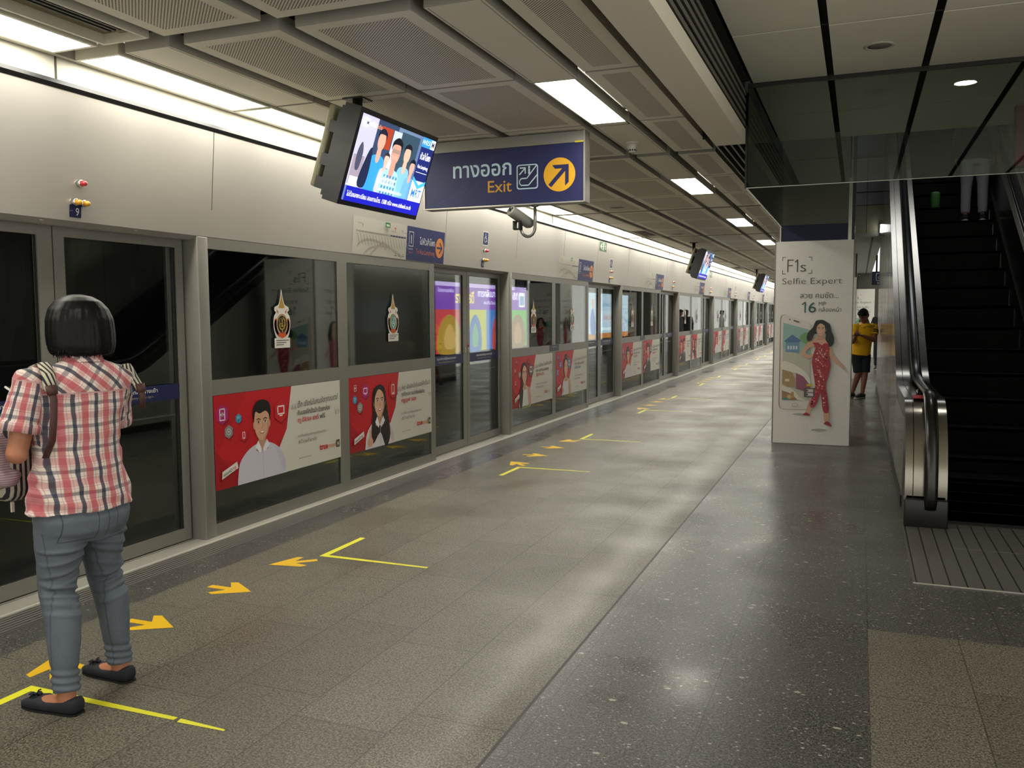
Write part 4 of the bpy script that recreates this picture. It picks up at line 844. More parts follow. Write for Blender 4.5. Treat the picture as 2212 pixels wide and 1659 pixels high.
    A.sp([(.45, .42), (.42, .3), (.41, .24), (.44, .24), (.47, .31), (.49, .42)], SK) if False else None
    A.sp([(.40, .5), (.375, .42), (.36, .35), (.39, .34), (.42, .4), (.46, .48)], SK); A.sp([(.335, .35), (.37, .37), (.41, .35), (.40, .335), (.34, .34)], '#9c2f38'); A.sp([(.56, .4), (.565, .28), (.6, .26), (.615, .3), (.61, .4)], SK); A.sp([(.56, .25), (.6, .28), (.645, .235), (.635, .222), (.58, .24)], '#9c2f38')
    suit = [(.425, 1.165), (.455, 1.12), (.435, 1.04), (.42, .95), (.435, .84), (.455, .72), (.46, .6), (.42, .52), (.405, .45), (.45, .43), (.49, .5), (.52, .6), (.535, .5), (.555, .385), (.61, .385), (.60, .52), (.575, .68), (.60, .8), (.62, .92), (.6, 1.03), (.595, 1.14), (.555, 1.165), (.52, 1.14), (.48, 1.17)]
    A.sp(suit, '#a02c38', 4); rnd = random.Random(7); A.k += 1
    for i in range(110):
        y = rnd.uniform(.43, 1.12); q = (.72-y)/.3; cx = .518 if y > .72 else (.545+.04*q if i % 2 else .49-.065*q); w = .062 if y > .75 else .022
        x = cx+rnd.uniform(-w, w); r = rnd.uniform(.006, .014)
        pts = [(x+r*math.cos(a+i)*rnd.uniform(.6, 1.3), y+r*math.sin(a+i)*rnd.uniform(.6, 1.3)) for a in (0, 1.2, 2.4, 3.6, 4.9)]
        A.poly(pts, ('#d98a80', '#7a1c28', '#c95a58', '#e0b0a0')[i % 4], keep=True)
    A.k += 1; A.sp([(.54, 1.4), (.58, 1.33), (.57, 1.24), (.60, 1.13), (.64, 1.15), (.65, 1.22), (.62, 1.3), (.6, 1.38)], HR); A.sp([(.455, 1.4), (.41, 1.32), (.36, 1.24), (.37, 1.19), (.41, 1.2), (.44, 1.27), (.455, 1.33)], HR)
    A.rect(.341, .548, .115, .105, '#57524b'); A.rect(.37, .605, .07, .035, '#c9c4b8'); A.rect(.37, .56, .07, .035, '#c9c4b8'); A.rect(.366, .672, .06, .028, '#c2ad2c')
    for i in range(2): A.rect(.366, .612+.0*i-.045*i, .02, .02, '#57524b')
def f1s_mesh(w):
    A = Art((0, 0, 0), (1, 0, 0), (0, 0, 1), (0, -1, 0), step=.0004); A.mb.box(0, w, .001, .022, .004, 2.315, BOARD); A.X = (0 if w < .9 else .08, 0, 1, 1); f1s(A); return A.mb.mesh('front_board')
FRONT, SIDE = f1s_mesh(.83), f1s_mesh(1.0)
for i, (y, l) in enumerate(((10.43, 'white phone poster board with a woman in a red jumpsuit, on the nearest column'), (21.3, 'white poster board on the second column, only its edge showing behind the nearest'), (31.9, 'white poster board far down the passage beyond the man in yellow'))):
    b = MB(); b.box(-.853, -.13, y+.05, y+1.0, 0, 3.25 if i else 4.6, COLM); b.box(-.137, -.1, y+.04, y+1.0, 0, 2.9 if i else 3.0, STEEL); b.box(-.868, -.853, y+.04, y+1.0, 0, 2.75, STEEL); b.box(-.1, -.07, y+.06, y+.95, 0, 2.9 if i else 4.6, DKMET)
    structure(b.build('column_%d' % (i+1)))
    A = Art((-.853, y+.046, 0), (1, 0, 0), (0, 0, 1), (0, -1, 0), rough=.6); A.rect(0, 2.325, .716, .178, '#0b1233')
    tag(A.build('column_name_band', o=(-.853, y+.046, 2.33)), 'dark blue band above the poster board on the %s column' % nth(i), 'sign', 'dark blue bands on the columns')
    o = thing('poster_board', l, 'poster', (-.49, y, 0), 'white poster boards around the columns')
    dx = 0 if i < 2 else .55
    ob = bpy.data.objects.new('front_board', FRONT); COL.objects.link(ob); ob.parent = o; ob.location = (-.905+.49+dx, 0, 0)
    ob = bpy.data.objects.new('side_board', SIDE); COL.objects.link(ob); ob.parent = o; ob.location = (-.907+.49, 1.05, 0); ob.rotation_euler = (0, 0, -PI/2)
    c = MB(); c.box(-.915, -.9, y+.0, y+.022, .004, 2.315, ALU); c.box(-.075, -.068, y-.002, y+.05, .004, 2.315, ALU); c.build('edge_trim', o)
b = MB(); b.box(.02, .75, 32.0, 33.0, 0, 2.9, COLM); structure(b.build('column_4'))
o = tag(MB().box(.25, .6, 21.98, 22.06, 2.15, 2.46, M('sign_dark_body', '#1c1f3a', .4)).build('accessible_exit_sign', o=(.35, 22, 2.3)), 'dark hanging wheelchair exit sign in the passage above the man in yellow', 'sign')
A = Art((.3, 21.975, 2.14), (1, 0, 0), (0, 0, 1), (0, -1, 0)); A.rect(.04, .11, .17, .17, '#c9ccd6', .02); A.rect(.05, .12, .15, .15, '#1c1f3a', .015); wheelchair(A, '#c9ccd6', .115, .19, .11); A.text('Exit', .125, .035, .06, '#c9ccd6', 'c', w=.1); ob = A.build('lettering', o)
c = MB(); c.box(.33, .37, 22.0, 22.04, 2.46, 2.84, DKMET); c.build('hanger', o)

# ================================================================ floor arrows and tape
YEL, TAPE = paint('#e8b91c', rough=.4), paint('#e4e02a', rough=.45)
def decal(name, pts, m, label, cat, group, z=.0012):
    cx = sum(p[0] for p in pts)/len(pts); cy = sum(p[1] for p in pts)/len(pts)
    tri = tessellate_polygon([[Vector((p[0], p[1], 0)) for p in pts]])
    c = MB(); c.add([(p[0], p[1], z) for p in pts], [tuple(t) for t in tri], m); return tag(c.build(name, o=(cx, cy, 0)), label, cat, group)
def arrow(x, y, ang, L=.36):
    P = [(0, -.022), (L*.45, -.022), (L*.45-.06, -.095), (L*.52-.04, -.11), (L, 0), (L*.52-.04, .11), (L*.45-.06, .095), (L*.45, .022), (0, .022)]
    ca, sa = math.cos(ang), math.sin(ang); return [(x+p*ca-q*sa, y+p*sa+q*ca) for p, q in P]
for k in range(-1, 8):
    cy = 3.48+PB*(k+1); dn = {-1: 'by the woman', 0: 'before the second door pair', 1: 'before the third door pair'}.get(k, 'before the %s door pair' % nth(k+1))
    nr = lambda s: 'near' if s < 0 else 'far'
    for s in (-1, 1):
        decal('floor_arrow', arrow(-3.325, cy+.29*s, 0, .285), YEL, 'yellow arrow away from the doors, %s of two %s' % (nr(s), dn), 'floor arrow', 'yellow floor arrows')
        decal('floor_arrow', arrow(-3.06, cy+.94*s, PI+s*rad(41), .29), YEL, 'slanted yellow arrow to the doors, %s side %s' % (nr(s), dn), 'floor arrow', 'yellow floor arrows')
        ay = cy+1.02*s; t = .04; e = -2.335 if (k == -1 and s < 0) else -2.35
        pts = [(-3.1, ay), (-3.1, ay+s*.485), (-3.06, ay+s*.485), (-3.055, ay+s*t), (e, ay+s*(t-.012)), (e, ay+s*.005)]
        decal('corner_tape', pts, TAPE, 'yellow tape corner, %s side %s' % (nr(s), dn), 'floor tape', 'yellow tape corners')

decal('tape_strip', [(-2.318, 2.452), (-2.105, 2.442), (-2.1, 2.43), (-2.312, 2.424)], TAPE, 'short yellow tape strip continuing the tape line at the woman\'s feet', 'floor tape', None)
# ================================================================ escalator
TAN = math.tan(PI/6)
def prof(z0, lift=0.0, y0=6.66, r=.3):
    """side outline from the nose up along the incline: list of (y, z)"""
    P = [(y0+.5-.5*math.cos(a), z0-(z0-.2)*.98+(z0-.2)*.98*math.sin(a)) for a in [PI/2*i/12 for i in range(13)]]
    P += [(8.35, z0)]
    for i in range(1, 8):
        a = PI/6*i/7; P.append((8.35+1.1*math.sin(a), z0+1.1*(1-math.cos(a))))
    y, z = P[-1]; P.append((18.2, z+(18.2-y)*TAN)); return P
ESCM = M('escalator_dark_panel', '#131211', .22, .3, .08, 2); DECK = M('escalator_steel_deck', '#8f8a80', .2, .95, .03, 4); RUB = M('handrail_rubber', '#0e0e0f', .25, 0, .1, 30, 0, .6)
o = thing('escalator', 'dark escalator rising away behind a short balustrade at the right edge', 'escalator', (1.1, 6.65, 0))
def side(x0, x1, inner):
    p = prof(.865); poly = [(6.66, .19)]+p+[(18.2, p[-1][1]-1.0), (9.0, .19)]
    c = MB(); c.prism(poly, 'x', x0+.012, x1-.012, ESCM); c.build('balustrade', o)
    c = MB(); sg = 1 if inner > 0 else -1
    strips = ((x0, x0+.05), (x0+.056, x0+.128), (x1-.075, x1)) if sg > 0 else ((x0, x0+.075), (x1-.128, x1-.056), (x1-.05, x1))
    for a, e in strips:
        rings = []
        for y, z in prof(.868): rings.append((y, z))
        q = [(6.66, .2)]+rings
        vs = [(a, y, z) for y, z in q]+[(e, y, z) for y, z in q]; n = len(q)
        c.add(vs, [(i, i+1, n+i+1, n+i) for i in range(n-1)], DECK, True)
        for xx in (a, e):
            pass
    c.build('deck_trim', o)
    xr = x0+.165 if sg > 0 else x1-.165
    q = [(6.625, .13)]+[(y, z) for y, z in prof(.915, 0, 6.615, .34)]
    c = MB(); c.tube([(xr, y, z) for y, z in q], [(.026, .045)]*len(q), RUB, 14, side=(0, -.4, 1)); c.build('handrail', o)
    c = MB(); c.rbox(x0-.004, x1+.006, 6.61, 6.78, 0, .2, BLACK, .01); c.box(x0+.01, x1-.01, 6.78, 18, 0, .19, BLACK); c.build('newel_base', o)
    c = MB(); sx = x1 if sg > 0 else x0; p2 = prof(.3, 0, 6.7, .05)
    for y, z in ((0, 0),):
        q = [(y, z) for y, z in prof(.225, 0, 6.5, .02) if y > 6.85]; n = len(q)
        c.add([(sx+.004*sg, y, z) for y, z in q]+[(sx+.004*sg, y, z-.75) for y, z in q], [(i, i+1, n+i+1, n+i) for i in range(n-1)], DKMET)
        c.add([(sx+.006*sg, y, z+.012) for y, z in q]+[(sx+.006*sg, y, z) for y, z in q], [(i, i+1, n+i+1, n+i) for i in range(n-1)], DECK)
    c.build('skirt', o)
side(.33, .602, 1); side(1.64, 1.91, -1)
STEP = stripe_mat('escalator_step_ribs', 'x', .011, .45, '#131211', '#050505', .6, 0, .6, .12); STEPE = M('step_edge', '#24221b', .6, spec=.2)
lv = [0, 0, 0, .0, .05]
for i in range(25):
    y = 6.85+.405*i
    z = lv[i] if i < 5 else .17+.234*(i-5)
    c = MB(); c.box(.612, 1.634, y, y+.41, z-.03, z, STEP); zl = (lv[i-1] if i < 6 else .17+.234*(i-6)) if i else -.02
    if z-zl > .005: c.box(.612, 1.634, y, y+.02, zl-.01, z-.001, STEP)
    c.box(.614, 1.632, y-.0, y+.012, z-.012, z+.0012, STEPE); c.build('step', o)
c = MB(); c.box(.315, 2.0, 5.222, 6.63, .001, .004, RIB); c.box(.315, 2.0, 5.216, 5.222, 0, .005, ALU2); c.box(.612, 1.634, 6.63, 6.85, .001, .005, RIB); c.box(.6, 1.65, 6.08, 6.088, .0035, .0046, ALU); c.build('landing_plate', o)
c = MB(); c.box(.612, 1.634, 6.76, 6.86, .004, .012, M('comb_teeth', '#3b3934', .4, .6)); c.build('comb', o)
CLAD = satin('escalator_side_cladding', '#9d9a93', .12)
c = MB(); p = [(7.3, 0), (7.3, .7)]+[(y, z-.14) for y, z in prof(.865) if y > 7.4]+[(18.2, 0)]; c.prism(p, 'x', .338, .35, CLAD)
for y in (8.9, 10.5, 12.1, 13.7, 15.3, 16.9): c.box(.3372, .338, y, y+.006, 0, .7+max(0, (y-9)*TAN), SEAM)
c.box(.33, .35, 7.3, 18.2, 0, .09, DKMET); c.build('side_cladding', o)
o2 = thing('safety_notice', 'small red notice lying on the escalator balustrade top', 'sign', (.5, 7.2, .87))
c = MB(); c.box(.39, .47, 7.05, 7.3, .869, .873, paint('#b5262a')); c.build('plate', o2); c = MB(); c.lathe([(0, 0), (.012, 0), (.012, .03), (.006, .045), (0, .045)], (.43, 7.32, .869), DECK, 10); c.build('key_switch', o2)

# ================================================================ red sign, added lamp and reflection glow by the escalator well
o = thing('hanging_sign', 'dark red hanging sign at the right edge above the escalator', 'sign', (1.5, 8.6, 3.0))
c = MB(); c.box(1.195, 1.9, 8.56, 8.64, 2.74, 3.245, M('sign_red_face', '#7a2a2c', .4)); c.build('board', o); c = MB(); c.box(1.19, 1.195, 8.55, 8.65, 2.735, 3.25, DKMET); c.box(1.195, 1.9, 8.55, 8.65, 2.733, 2.74, DKMET); c.box(1.3, 1.32, 8.59, 8.61, 3.245, 3.27, DKMET); c.build('frame', o)
o = thing('added_well_lamp', 'added fill lamp, out of sight over the escalator well', 'light', (1.0, 14.0, 6.4))  # added unseen lamp that brightens the dark well, bulkhead and right wall
c = MB(); c.box(.2, 1.8, 13.4, 14.6, 6.42, 6.5, FRAME); c.build('frame', o); c = MB(); c.box(.25, 1.75, 13.45, 14.55, 6.4, 6.42, lamp_mat('added_well_lamp_lit', (.93, .96, 1), 1.9)); c.build('diffuser', o)
o = thing('reflection_glow', 'small glowing tube standing in for a reflection at the far end of the escalator well', 'lamp', (.3, 16.55, 2.93))  # bright reflection imitated by an added glowing tube
c = MB(); c.rbox(.295, .345, 16.56, 16.6, 2.86, 3.06, DKMET, .008, 1); c.build('base', o); c = MB(); c.tube([(.322, 16.55, 2.9), (.322, 16.55, 3.03)], .02, lamp_mat('reflection_glow_lit', (.95, .97, 1), 12), 10); c.build('tube', o)
# ================================================================ people
SKIN = M('skin', '#b4785a', .5, 0, .06, 30); SKIN2 = M('skin_tan', '#7d5140', .5, 0, .06, 30)
EYE = M('eye_dark', '#1a1412', .3); LIP = M('lips', '#8a4f45', .5)
def strands(name, col):
    t = NT(name); _, v = t.xyz(); mp = t.new('ShaderNodeMapping'); t.set(mp.inputs['Vector'], v); mp.inputs['Scale'].default_value = (1, 1, .06)
    n = t.noise(mp.outputs[0], 260, 3); c = lin(col); t.p(col=t.mix(n, tuple(x*.5 for x in c), tuple(x*1.6 for x in c)), rough=.42, spec=.2); t.bump(n, .12, .002); return t.m
HAIR = strands('black_hair', '#080708')
def blob(mb, name, parent, mat, voxel=.006, smooth=6, disp=None, decim=0, extra=None):
    """fuse overlapping volumes into one continuous skin"""
    me = mb.mesh(name+'_raw'); ob = bpy.data.objects.new(name+'_raw', me); COL.objects.link(ob)
    m = ob.modifiers.new('r', 'REMESH'); m.mode = 'VOXEL'; m.voxel_size = voxel; m.use_smooth_shade = True
    s = ob.modifiers.new('s', 'SMOOTH'); s.iterations = smooth; s.factor = .5
    dg = bpy.context.evaluated_depsgraph_get(); out = bpy.data.meshes.new_from_object(ob.evaluated_get(dg)); bpy.data.objects.remove(ob); bpy.data.meshes.remove(me)
    out.name = name; out.materials.clear()
    for q in (mat if isinstance(mat, list) else [mat]): out.materials.append(q)
    if disp:
        nn = [v.normal.copy() for v in out.vertices]
        for v, n in zip(out.vertices, nn):
            d = disp(v.co, n)
            v.co += d if isinstance(d, Vector) else n*d
    out.polygons.foreach_set('use_smooth', [True]*len(out.polygons)); out.polygons.foreach_set('material_index', [0]*len(out.polygons))
    if extra: extra(out)
    out.update()
    r = bpy.data.objects.new(name, out); COL.objects.link(r); r.parent = parent; return r
V = Vector
def hand(mb, wr, d, n, side, m, s=1.0, curl=.5):
    d = V(d).normalized(); n = V(n); n = (n-d*n.dot(d)).normalized(); t = d.cross(n)*side; wr = V(wr)
    mb.tube([wr-d*.01, wr+d*.03*s, wr+d*.085*s], [(.024*s, .018*s), (.038*s, .017*s), (.041*s, .013*s)], m, 12, side=t)
    for i, (o, L) in enumerate(((.031, .066), (.0105, .075), (-.0105, .07), (-.031, .055))):
        p = wr+d*.08*s+t*o*s; pts = [p]; a = 0
        for sg in (.42, .33, .25):
            a += curl*(.75+.12*i); pts.append(pts[-1]+(d*math.cos(a)+n*math.sin(a)+t*o*1.2)*L*sg*s)
        mb.tube(pts, [.0095*s, .009*s, .0083*s, .0068*s], m, 8)
    p = wr+d*.025*s+t*.03*s; q = (d*.62+t*.62+n*.45).normalized(); r = (d*.75+t*.2+n*.6).normalized()
    mb.tube([p, p+q*.035*s, p+q*.035*s+r*.032*s, p+q*.035*s+r*.055*s], [.014*s, .0115*s, .0098*s, .0075*s], m, 8)
def hrot(yaw, pitch): return Matrix.Rotation(yaw, 3, 'Z') @ Matrix.Rotation(-pitch, 3, 'X')
def body(J, root, skin, voxel=.006, hs=1.0, name='body'):
    mb = MB(); m = skin
    sx = (V(J['shR'])-V(J['shL'])).normalized()
    mb.tube([V(J['pel'])-V((0, 0, .1)), J['pel'], J['wai'], J['che'], V(J['neck'])-V((0, 0, .05)), V(J['neck'])-V((0, 0, .015))], [(.13, .09), (.15, .1), (.12, .085), (.145, .1), (.11, .075), (.06, .055)], m, 20, side=sx)
    H = V(J['head']); Rm = hrot(*J.get('hrot', (0, 0)))
    T = lambda x, y, z: H+Rm@V((x, y, z))*hs
    mb.tube([V(J['neck'])-V((0, 0, .06)), J['neck'], T(0, -.01, -.03)], [.052, .05, .052], m, 14)
    def eb(c, r, n=16): q = MB(); q.ball((0, 0, 0), r, m, n, 10); mb.add([T(*(V(c)+V(v))) for v in q.v], q.f, m)
    eb((0, -.005, .02), (.073, .092, .098)); eb((0, .028, -.045), (.056, .06, .062)); eb((0, .05, -.078), (.03, .03, .025)); eb((0, .088, -.012), (.011, .018, .022), 10); eb((0, .078, .006), (.009, .014, .03), 10); eb((0, .075, -.052), (.022, .014, .01), 10)
    for e in (-1, 1): eb((e*.074, -.008, -.005), (.01, .02, .03), 10); eb((e*.03, .07, .03), (.02, .012, .008), 10)
    for s in 'LR':
        sg = -1 if s == 'L' else 1
        mb.tube([V(J['sh'+s])-sx*sg*.05, J['sh'+s], V(J['sh'+s]).lerp(V(J['el'+s]), .5), J['el'+s]], [.045, .048, .042, .036], m, 12)
        mb.ball(J['el'+s], .039, m, 14, 8); mb.tube([J['el'+s], V(J['el'+s]).lerp(V(J['wr'+s]), .3), J['wr'+s]], [.036, .037, .024], m, 12)
        hd = J['hd'+s]; hand(mb, J['wr'+s], hd[0], hd[1], sg*hd[2], m, hd[3] if len(hd) > 3 else .95, hd[4] if len(hd) > 4 else .45)
        K, A = V(J['kn'+s]), V(J['an'+s])
        mb.tube([J['hip'+s], V(J['hip'+s]).lerp(K, .5), K, K.lerp(A, .3), K.lerp(A, .7), A], [.085, .072, .052, .052, .04, .033], m, 14)
        h, t = V(J['he'+s]), V(J['to'+s]); f = (t-h).normalized()
        mb.tube([h+f*.0+V((0, 0, .03)), h+f*.05+V((0, 0, .036)), h.lerp(t, .55)+V((0, 0, .03)), t-f*.04+V((0, 0, .02)), t+V((0, 0, .017))], [(.024, .024), (.029, .032), (.033, .024), (.034, .015), (.016, .01)], m, 12, side=f.cross(V((0, 0, 1))))
        mb.tube([A+V((0, 0, .02)), A-V((0, 0, .03))], .034, m, 12)
    def paintf(me):
        for p in me.polygons:
            q = Rm.transposed()@(p.center-H)/hs
            if q.y > .04:
                if abs(abs(q.x)-.03) < .014 and abs(q.z-.014) < .0065: p.material_index = 1
                elif abs(abs(q.x)-.031) < .019 and abs(q.z-.04) < .005: p.material_index = 1
                elif abs(q.x) < .022 and abs(q.z+.053) < .007: p.material_index = 2
    return blob(mb, name, root, [skin, EYE, LIP], voxel, 4, None, 0, paintf), T

# ---------------------------------------------------------------- woman at the platform doors
wo = thing('person', 'woman with a black bob, plaid shirt and grey-blue jeans, seen from behind at the left', 'person', (-2.80, 2.49, 0), None, PI/2)
TW = rad(-14)
def tw(x, y, z, f=1.0):
    a = TW*f; return (x*math.cos(a)-y*math.sin(a), x*math.sin(a)+y*math.cos(a), z)
WJ = dict(pel=(-.026, .0, .80), wai=(-.025, .0, 1.0), che=(-.018, -.0, 1.18), neck=(.012, -.012, 1.345), head=(.02, .015, 1.455), hrot=(rad(-6), rad(14)),
          shL=tw(-.172, .0, 1.268), shR=tw(.15, 0, 1.268), elL=(-.232, .06, 1.0), elR=(.178, .06, .99), wrL=(-.10, .15, 1.14), wrR=(.06, .28, 1.1),
          hdL=((.3, .75, .42), (.35, -.55, .75), 1, .9, .35), hdR=((-.6, .5, .5), (-.3, -.5, .8), 1, .92, .5),
          hipL=(-.108, 0, .78), hipR=(.066, 0, .78), knL=(-.115, .03, .45), knR=(.118, .04, .45), anL=(-.148, -.035, .08), anR=(.145, 0, .08),
          heL=(-.15, -.085, 0), toL=(-.162, .165, 0), heR=(.145, -.04, 0), toR=(.165, .21, 0))
body(WJ, wo, SKIN, .0055)
# shirt
def plaid():
    t = NT('plaid_cotton'); mk = t.math; at = t.new('ShaderNodeAttribute', attribute_name='pat'); sp = t.new('ShaderNodeSeparateXYZ'); t.t.links.new(at.outputs['Vector'], sp.inputs[0])
    _, v = t.xyz(); wob = mk('MULTIPLY', mk('SUBTRACT', t.noise(v, 14, 2), .5), .012)
    ku = mk('ADD', sp.outputs[0], wob); kv = mk('ADD', sp.outputs[1], wob)
    c = None; weave = t.noise(v, 500, 2)
    base = t.mix(weave, lin('#d8c8c0'), lin('#e4d8d0')); c = base
    def band(u, off, w, col, f, soft=.15):
        nonlocal c
        d = mk('MULTIPLY', mk('ABSOLUTE', mk('SUBTRACT', mk('FRACT', mk('ADD', mk('DIVIDE', u, .083), off)), .5)), .083)
        k = t.ramp(d, w/2*(1-soft), w/2*(1+soft), f, 0); c = t.mix(k, c, lin(col))
    band(kv, .02, .026, '#b8505a', .45); band(kv, .5, .014, '#3c4456', .62); band(kv, .24, .003, '#b5505c', .4); band(kv, .78, .004, '#a8616a', .35)
    band(ku, .02, .025, '#b53a4a', .75); band(ku, .5, .0155, '#252e44', .88); band(ku, .27, .003, '#a8505c', .4); band(ku, .77, .003, '#a8505c', .4)
    t.p(col=c, rough=.85, spec=.2, sheen=.15); t.bump(t.noise(v, 22, 3), .35, .012); return t.m
PLAID = plaid()
mb = MB()
def ring(z, rx, ry, cx, cy, f=1.0, n=28):
    return [V(tw(rx*math.cos(2*PI*k/n), ry*math.sin(2*PI*k/n), 0, f))+V((cx, cy, z)) for k in range(n)]
mb.loft([ring(.768, .208, .15, -.028, -.012, .6), ring(.80, .2, .146, -.028, -.012, .7), ring(.88, .18, .132, -.027, -.008, .8), ring(1.0, .16, .115, -.024, -.004), ring(1.1, .168, .116, -.02, -.006), ring(1.19, .18, .118, -.014, -.01), ring(1.245, .182, .108, -.01, -.014), ring(1.285, .166, .09, -.004, -.016), ring(1.315, .115, .074, .006, -.016), ring(1.345, .062, .062, .012, -.014)], PLAID)
SLV = {}
for s, sg in (('L', -1), ('R', 1)):
    a, e = V(WJ['sh'+s]), V(WJ['el'+s]); ax = (e-a).normalized(); SLV[s] = (a, ax)
    out = V((sg, 0, 0))
    mb.tube([a-out*.06+V((0, 0, -.005)), a+V((0, 0, -.012)), a.lerp(e, .3)+out*.006, a.lerp(e, .5)+out*.008, a.lerp(e, .66)+out*.01], [.066, .068, .068, .07, .073], PLAID, 18)
def shirt_disp(co, n):
    z = co.z; w = 0
    w += .006*noise.noise(V((co.x*9, co.y*9, z*14)))+.004*noise.noise(V((co.x*22+5, co.y*22, z*30)))
    if z < 1.05 and abs(co.x) < .24: w += .006*math.sin(z*55+co.x*26+4*noise.noise(co*6))*max(0, (1.05-z)/.3)*(.5+.5*min(1, abs(co.x)/.12))
    return w
def pat(me):
    at = me.attributes.new('pat', 'FLOAT_VECTOR', 'POINT'); buf = []
    for v in me.vertices:
        co = v.co; best = None
        for s, sg in (('L', -1), ('R', 1)):
            a, ax = SLV[s]; q = co-a; h = q.dot(ax); r = (q-ax*h).length
            if .01 < h < .24 and r < .1 and sg*(co.x*math.cos(TW)+co.y*math.sin(TW)) > .178:
                w = (q-ax*h); best = (math.atan2(w.y, w.x*sg)*.085+.02, h+.02)
        if best is None:
            q = V(tw(co.x, co.y, 0)); q = V((co.x*math.cos(-TW)-co.y*math.sin(-TW), co.x*math.sin(-TW)+co.y*math.cos(-TW)))
            u = q.x+math.copysign(max(0, q.y)*.8, q.x)
            lean = u
            if co.z > 1.215 and q.y < .05: best = ((u+co.z-.07)*.72, (u-co.z)*.72)
            else: best = (u*1.02+.0035, co.z-.76)
        buf += [best[0], best[1], 0]
    at.data.foreach_set('vector', buf)
blob(mb, 'plaid_shirt', wo, PLAID, .0055, 5, shirt_disp, 0, pat)
mb = MB()
n = 30; rg = []
for z, r, dy in ((1.325, .064, -.012), (1.375, .059, -.012), (1.385, .062, -.013), (1.362, .068, -.015), (1.33, .074, -.016)):
    rg.append([V(tw(r*1.02*math.cos(2*PI*k/n), r*math.sin(2*PI*k/n)+dy, 0))+V((.012, 0, z-(.02 if math.sin(2*PI*k/n) > .3 else 0))) for k in range(n)])
mb.loft(rg, PLAID, cap=False)
col = mb.build('collar', wo, local=True); pat(col.data)
for s, sg in (('L', -1), ('R', 1)):                      # turned-up sleeve cuffs
    a, ax = SLV[s]; e = V(WJ['el'+s]); mb = MB(); p = a.lerp(e, .58)+V((sg*.01, 0, 0))
    mb.tube([p-ax*.002, p+ax*.006, p+ax*.034, p+ax*.036], [.071, .077, .078, .073], PLAID, 24); c = mb.build('sleeve_cuff', wo, local=True); pat(c.data)
# jeans
def denim(name, col, stitch=True):
    t = NT(name); (x, y, z), v = t.xyz(); mk = t.math; n = t.noise(v, 350, 2); n2 = t.noise(v, 9, 3)
    c = t.mix(n, tuple(a*.8 for a in lin(col)), tuple(a*1.15 for a in lin(col))); c = t.mix(t.ramp(n2, .45, .75, 0, .35), c, tuple(min(1, a*1.5) for a in lin(col)))
    if stitch:
        ax = mk('ABSOLUTE', mk('SUBTRACT', x, -.024)); d = mk('MAXIMUM', mk('SUBTRACT', mk('ABSOLUTE', mk('SUBTRACT', ax, .098)), .056), mk('SUBTRACT', mk('ABSOLUTE', mk('SUBTRACT', z, .725)), .062))
        k = mk('LESS_THAN', mk('ABSOLUTE', d), .0018); seam = mk('MULTIPLY', mk('LESS_THAN', mk('ABSOLUTE', mk('SUBTRACT', x, -.024)), .002), mk('GREATER_THAN', z, .66))
        k = mk('MULTIPLY', mk('MAXIMUM', k, seam), mk('LESS_THAN', y, -.02)); c = t.mix(mk('MULTIPLY', k, .6), c, lin('#2e3642'))
        k2 = mk('MULTIPLY', mk('LESS_THAN', mk('ABSOLUTE', mk('ADD', y, .012)), .0035), mk('LESS_THAN', z, .70)); c = t.mix(mk('MULTIPLY', k2, .35), c, lin('#2e3642'))
    t.p(col=c, rough=.8, spec=.2); t.bump(n, .15, .002); return t.m
JEAN = denim('grey_blue_denim', '#626973')
mb = MB()
mb.loft([ring(.645, .13, .10, -.018, -.012, .3), ring(.69, .18, .128, -.024, -.02, .4), ring(.74, .188, .135, -.026, -.022, .5), ring(.80, .178, .122, -.026, -.016, .5), ring(.90, .15, .105, -.025, -.008, .6)], JEAN)
for s, sg in (('L', -1), ('R', 1)):
    h, k, a = V(WJ['hip'+s]), V(WJ['kn'+s]), V(WJ['an'+s])
    mb.tube([h+V((0, -.012, -.04)), h.lerp(k, .3)+V((0, -.008, 0)), h.lerp(k, .65), k, k.lerp(a, .25)+V((0, -.018, 0)), k.lerp(a, .5)+V((0, -.012, 0)), k.lerp(a, .8), a+V((0, 0, .0))], [(.098, .108), (.092, .098), (.075, .08), (.064, .066), (.063, .068), (.058, .06), (.047, .05), (.047, .052)], JEAN, 20, side=(1, 0, 0))
def jean_disp(co, n):
    z = co.z; s = -1 if co.x < -.02 else 1
    w = .0025*noise.noise(V((co.x*14, co.y*14, z*20)))
    def fold(z0, amp, wd, tilt=.25, back=1):
        q = z-z0-tilt*(co.x-(-.1 if s < 0 else .11))*s*-1-.015*noise.noise(V((co.x*10, co.y*10, z0*40)))
        b = max(0, -n.y+.45) if back else 1
        return amp*math.exp(-(q/wd)**2)*min(1, b)
    for z0, am, wd, tl in ((.635, .007, .009, .1), (.612, -.005, .008, .1), (.59, .006, .009, .2), (.555, .005, .008, .3), (.535, -.004, .008, .3), (.47, .007, .008, -.3), (.448, -.006, .008, -.3), (.43, .008, .009, -.25), (.405, .006, .008, -.2), (.388, -.004, .007, -.2), (.36, .004, .008, -.2), (.5, .004, .008, .25)):
        w += fold(z0+(.012 if s > 0 else 0), am, wd, tl)
    for z0 in (.10, .125, .155): w += .004*math.sin((z-z0)*180+co.x*30)*math.exp(-((z-z0)/.02)**2)
    return w
blob(mb, 'jeans', wo, JEAN, .0055, 5, jean_disp)
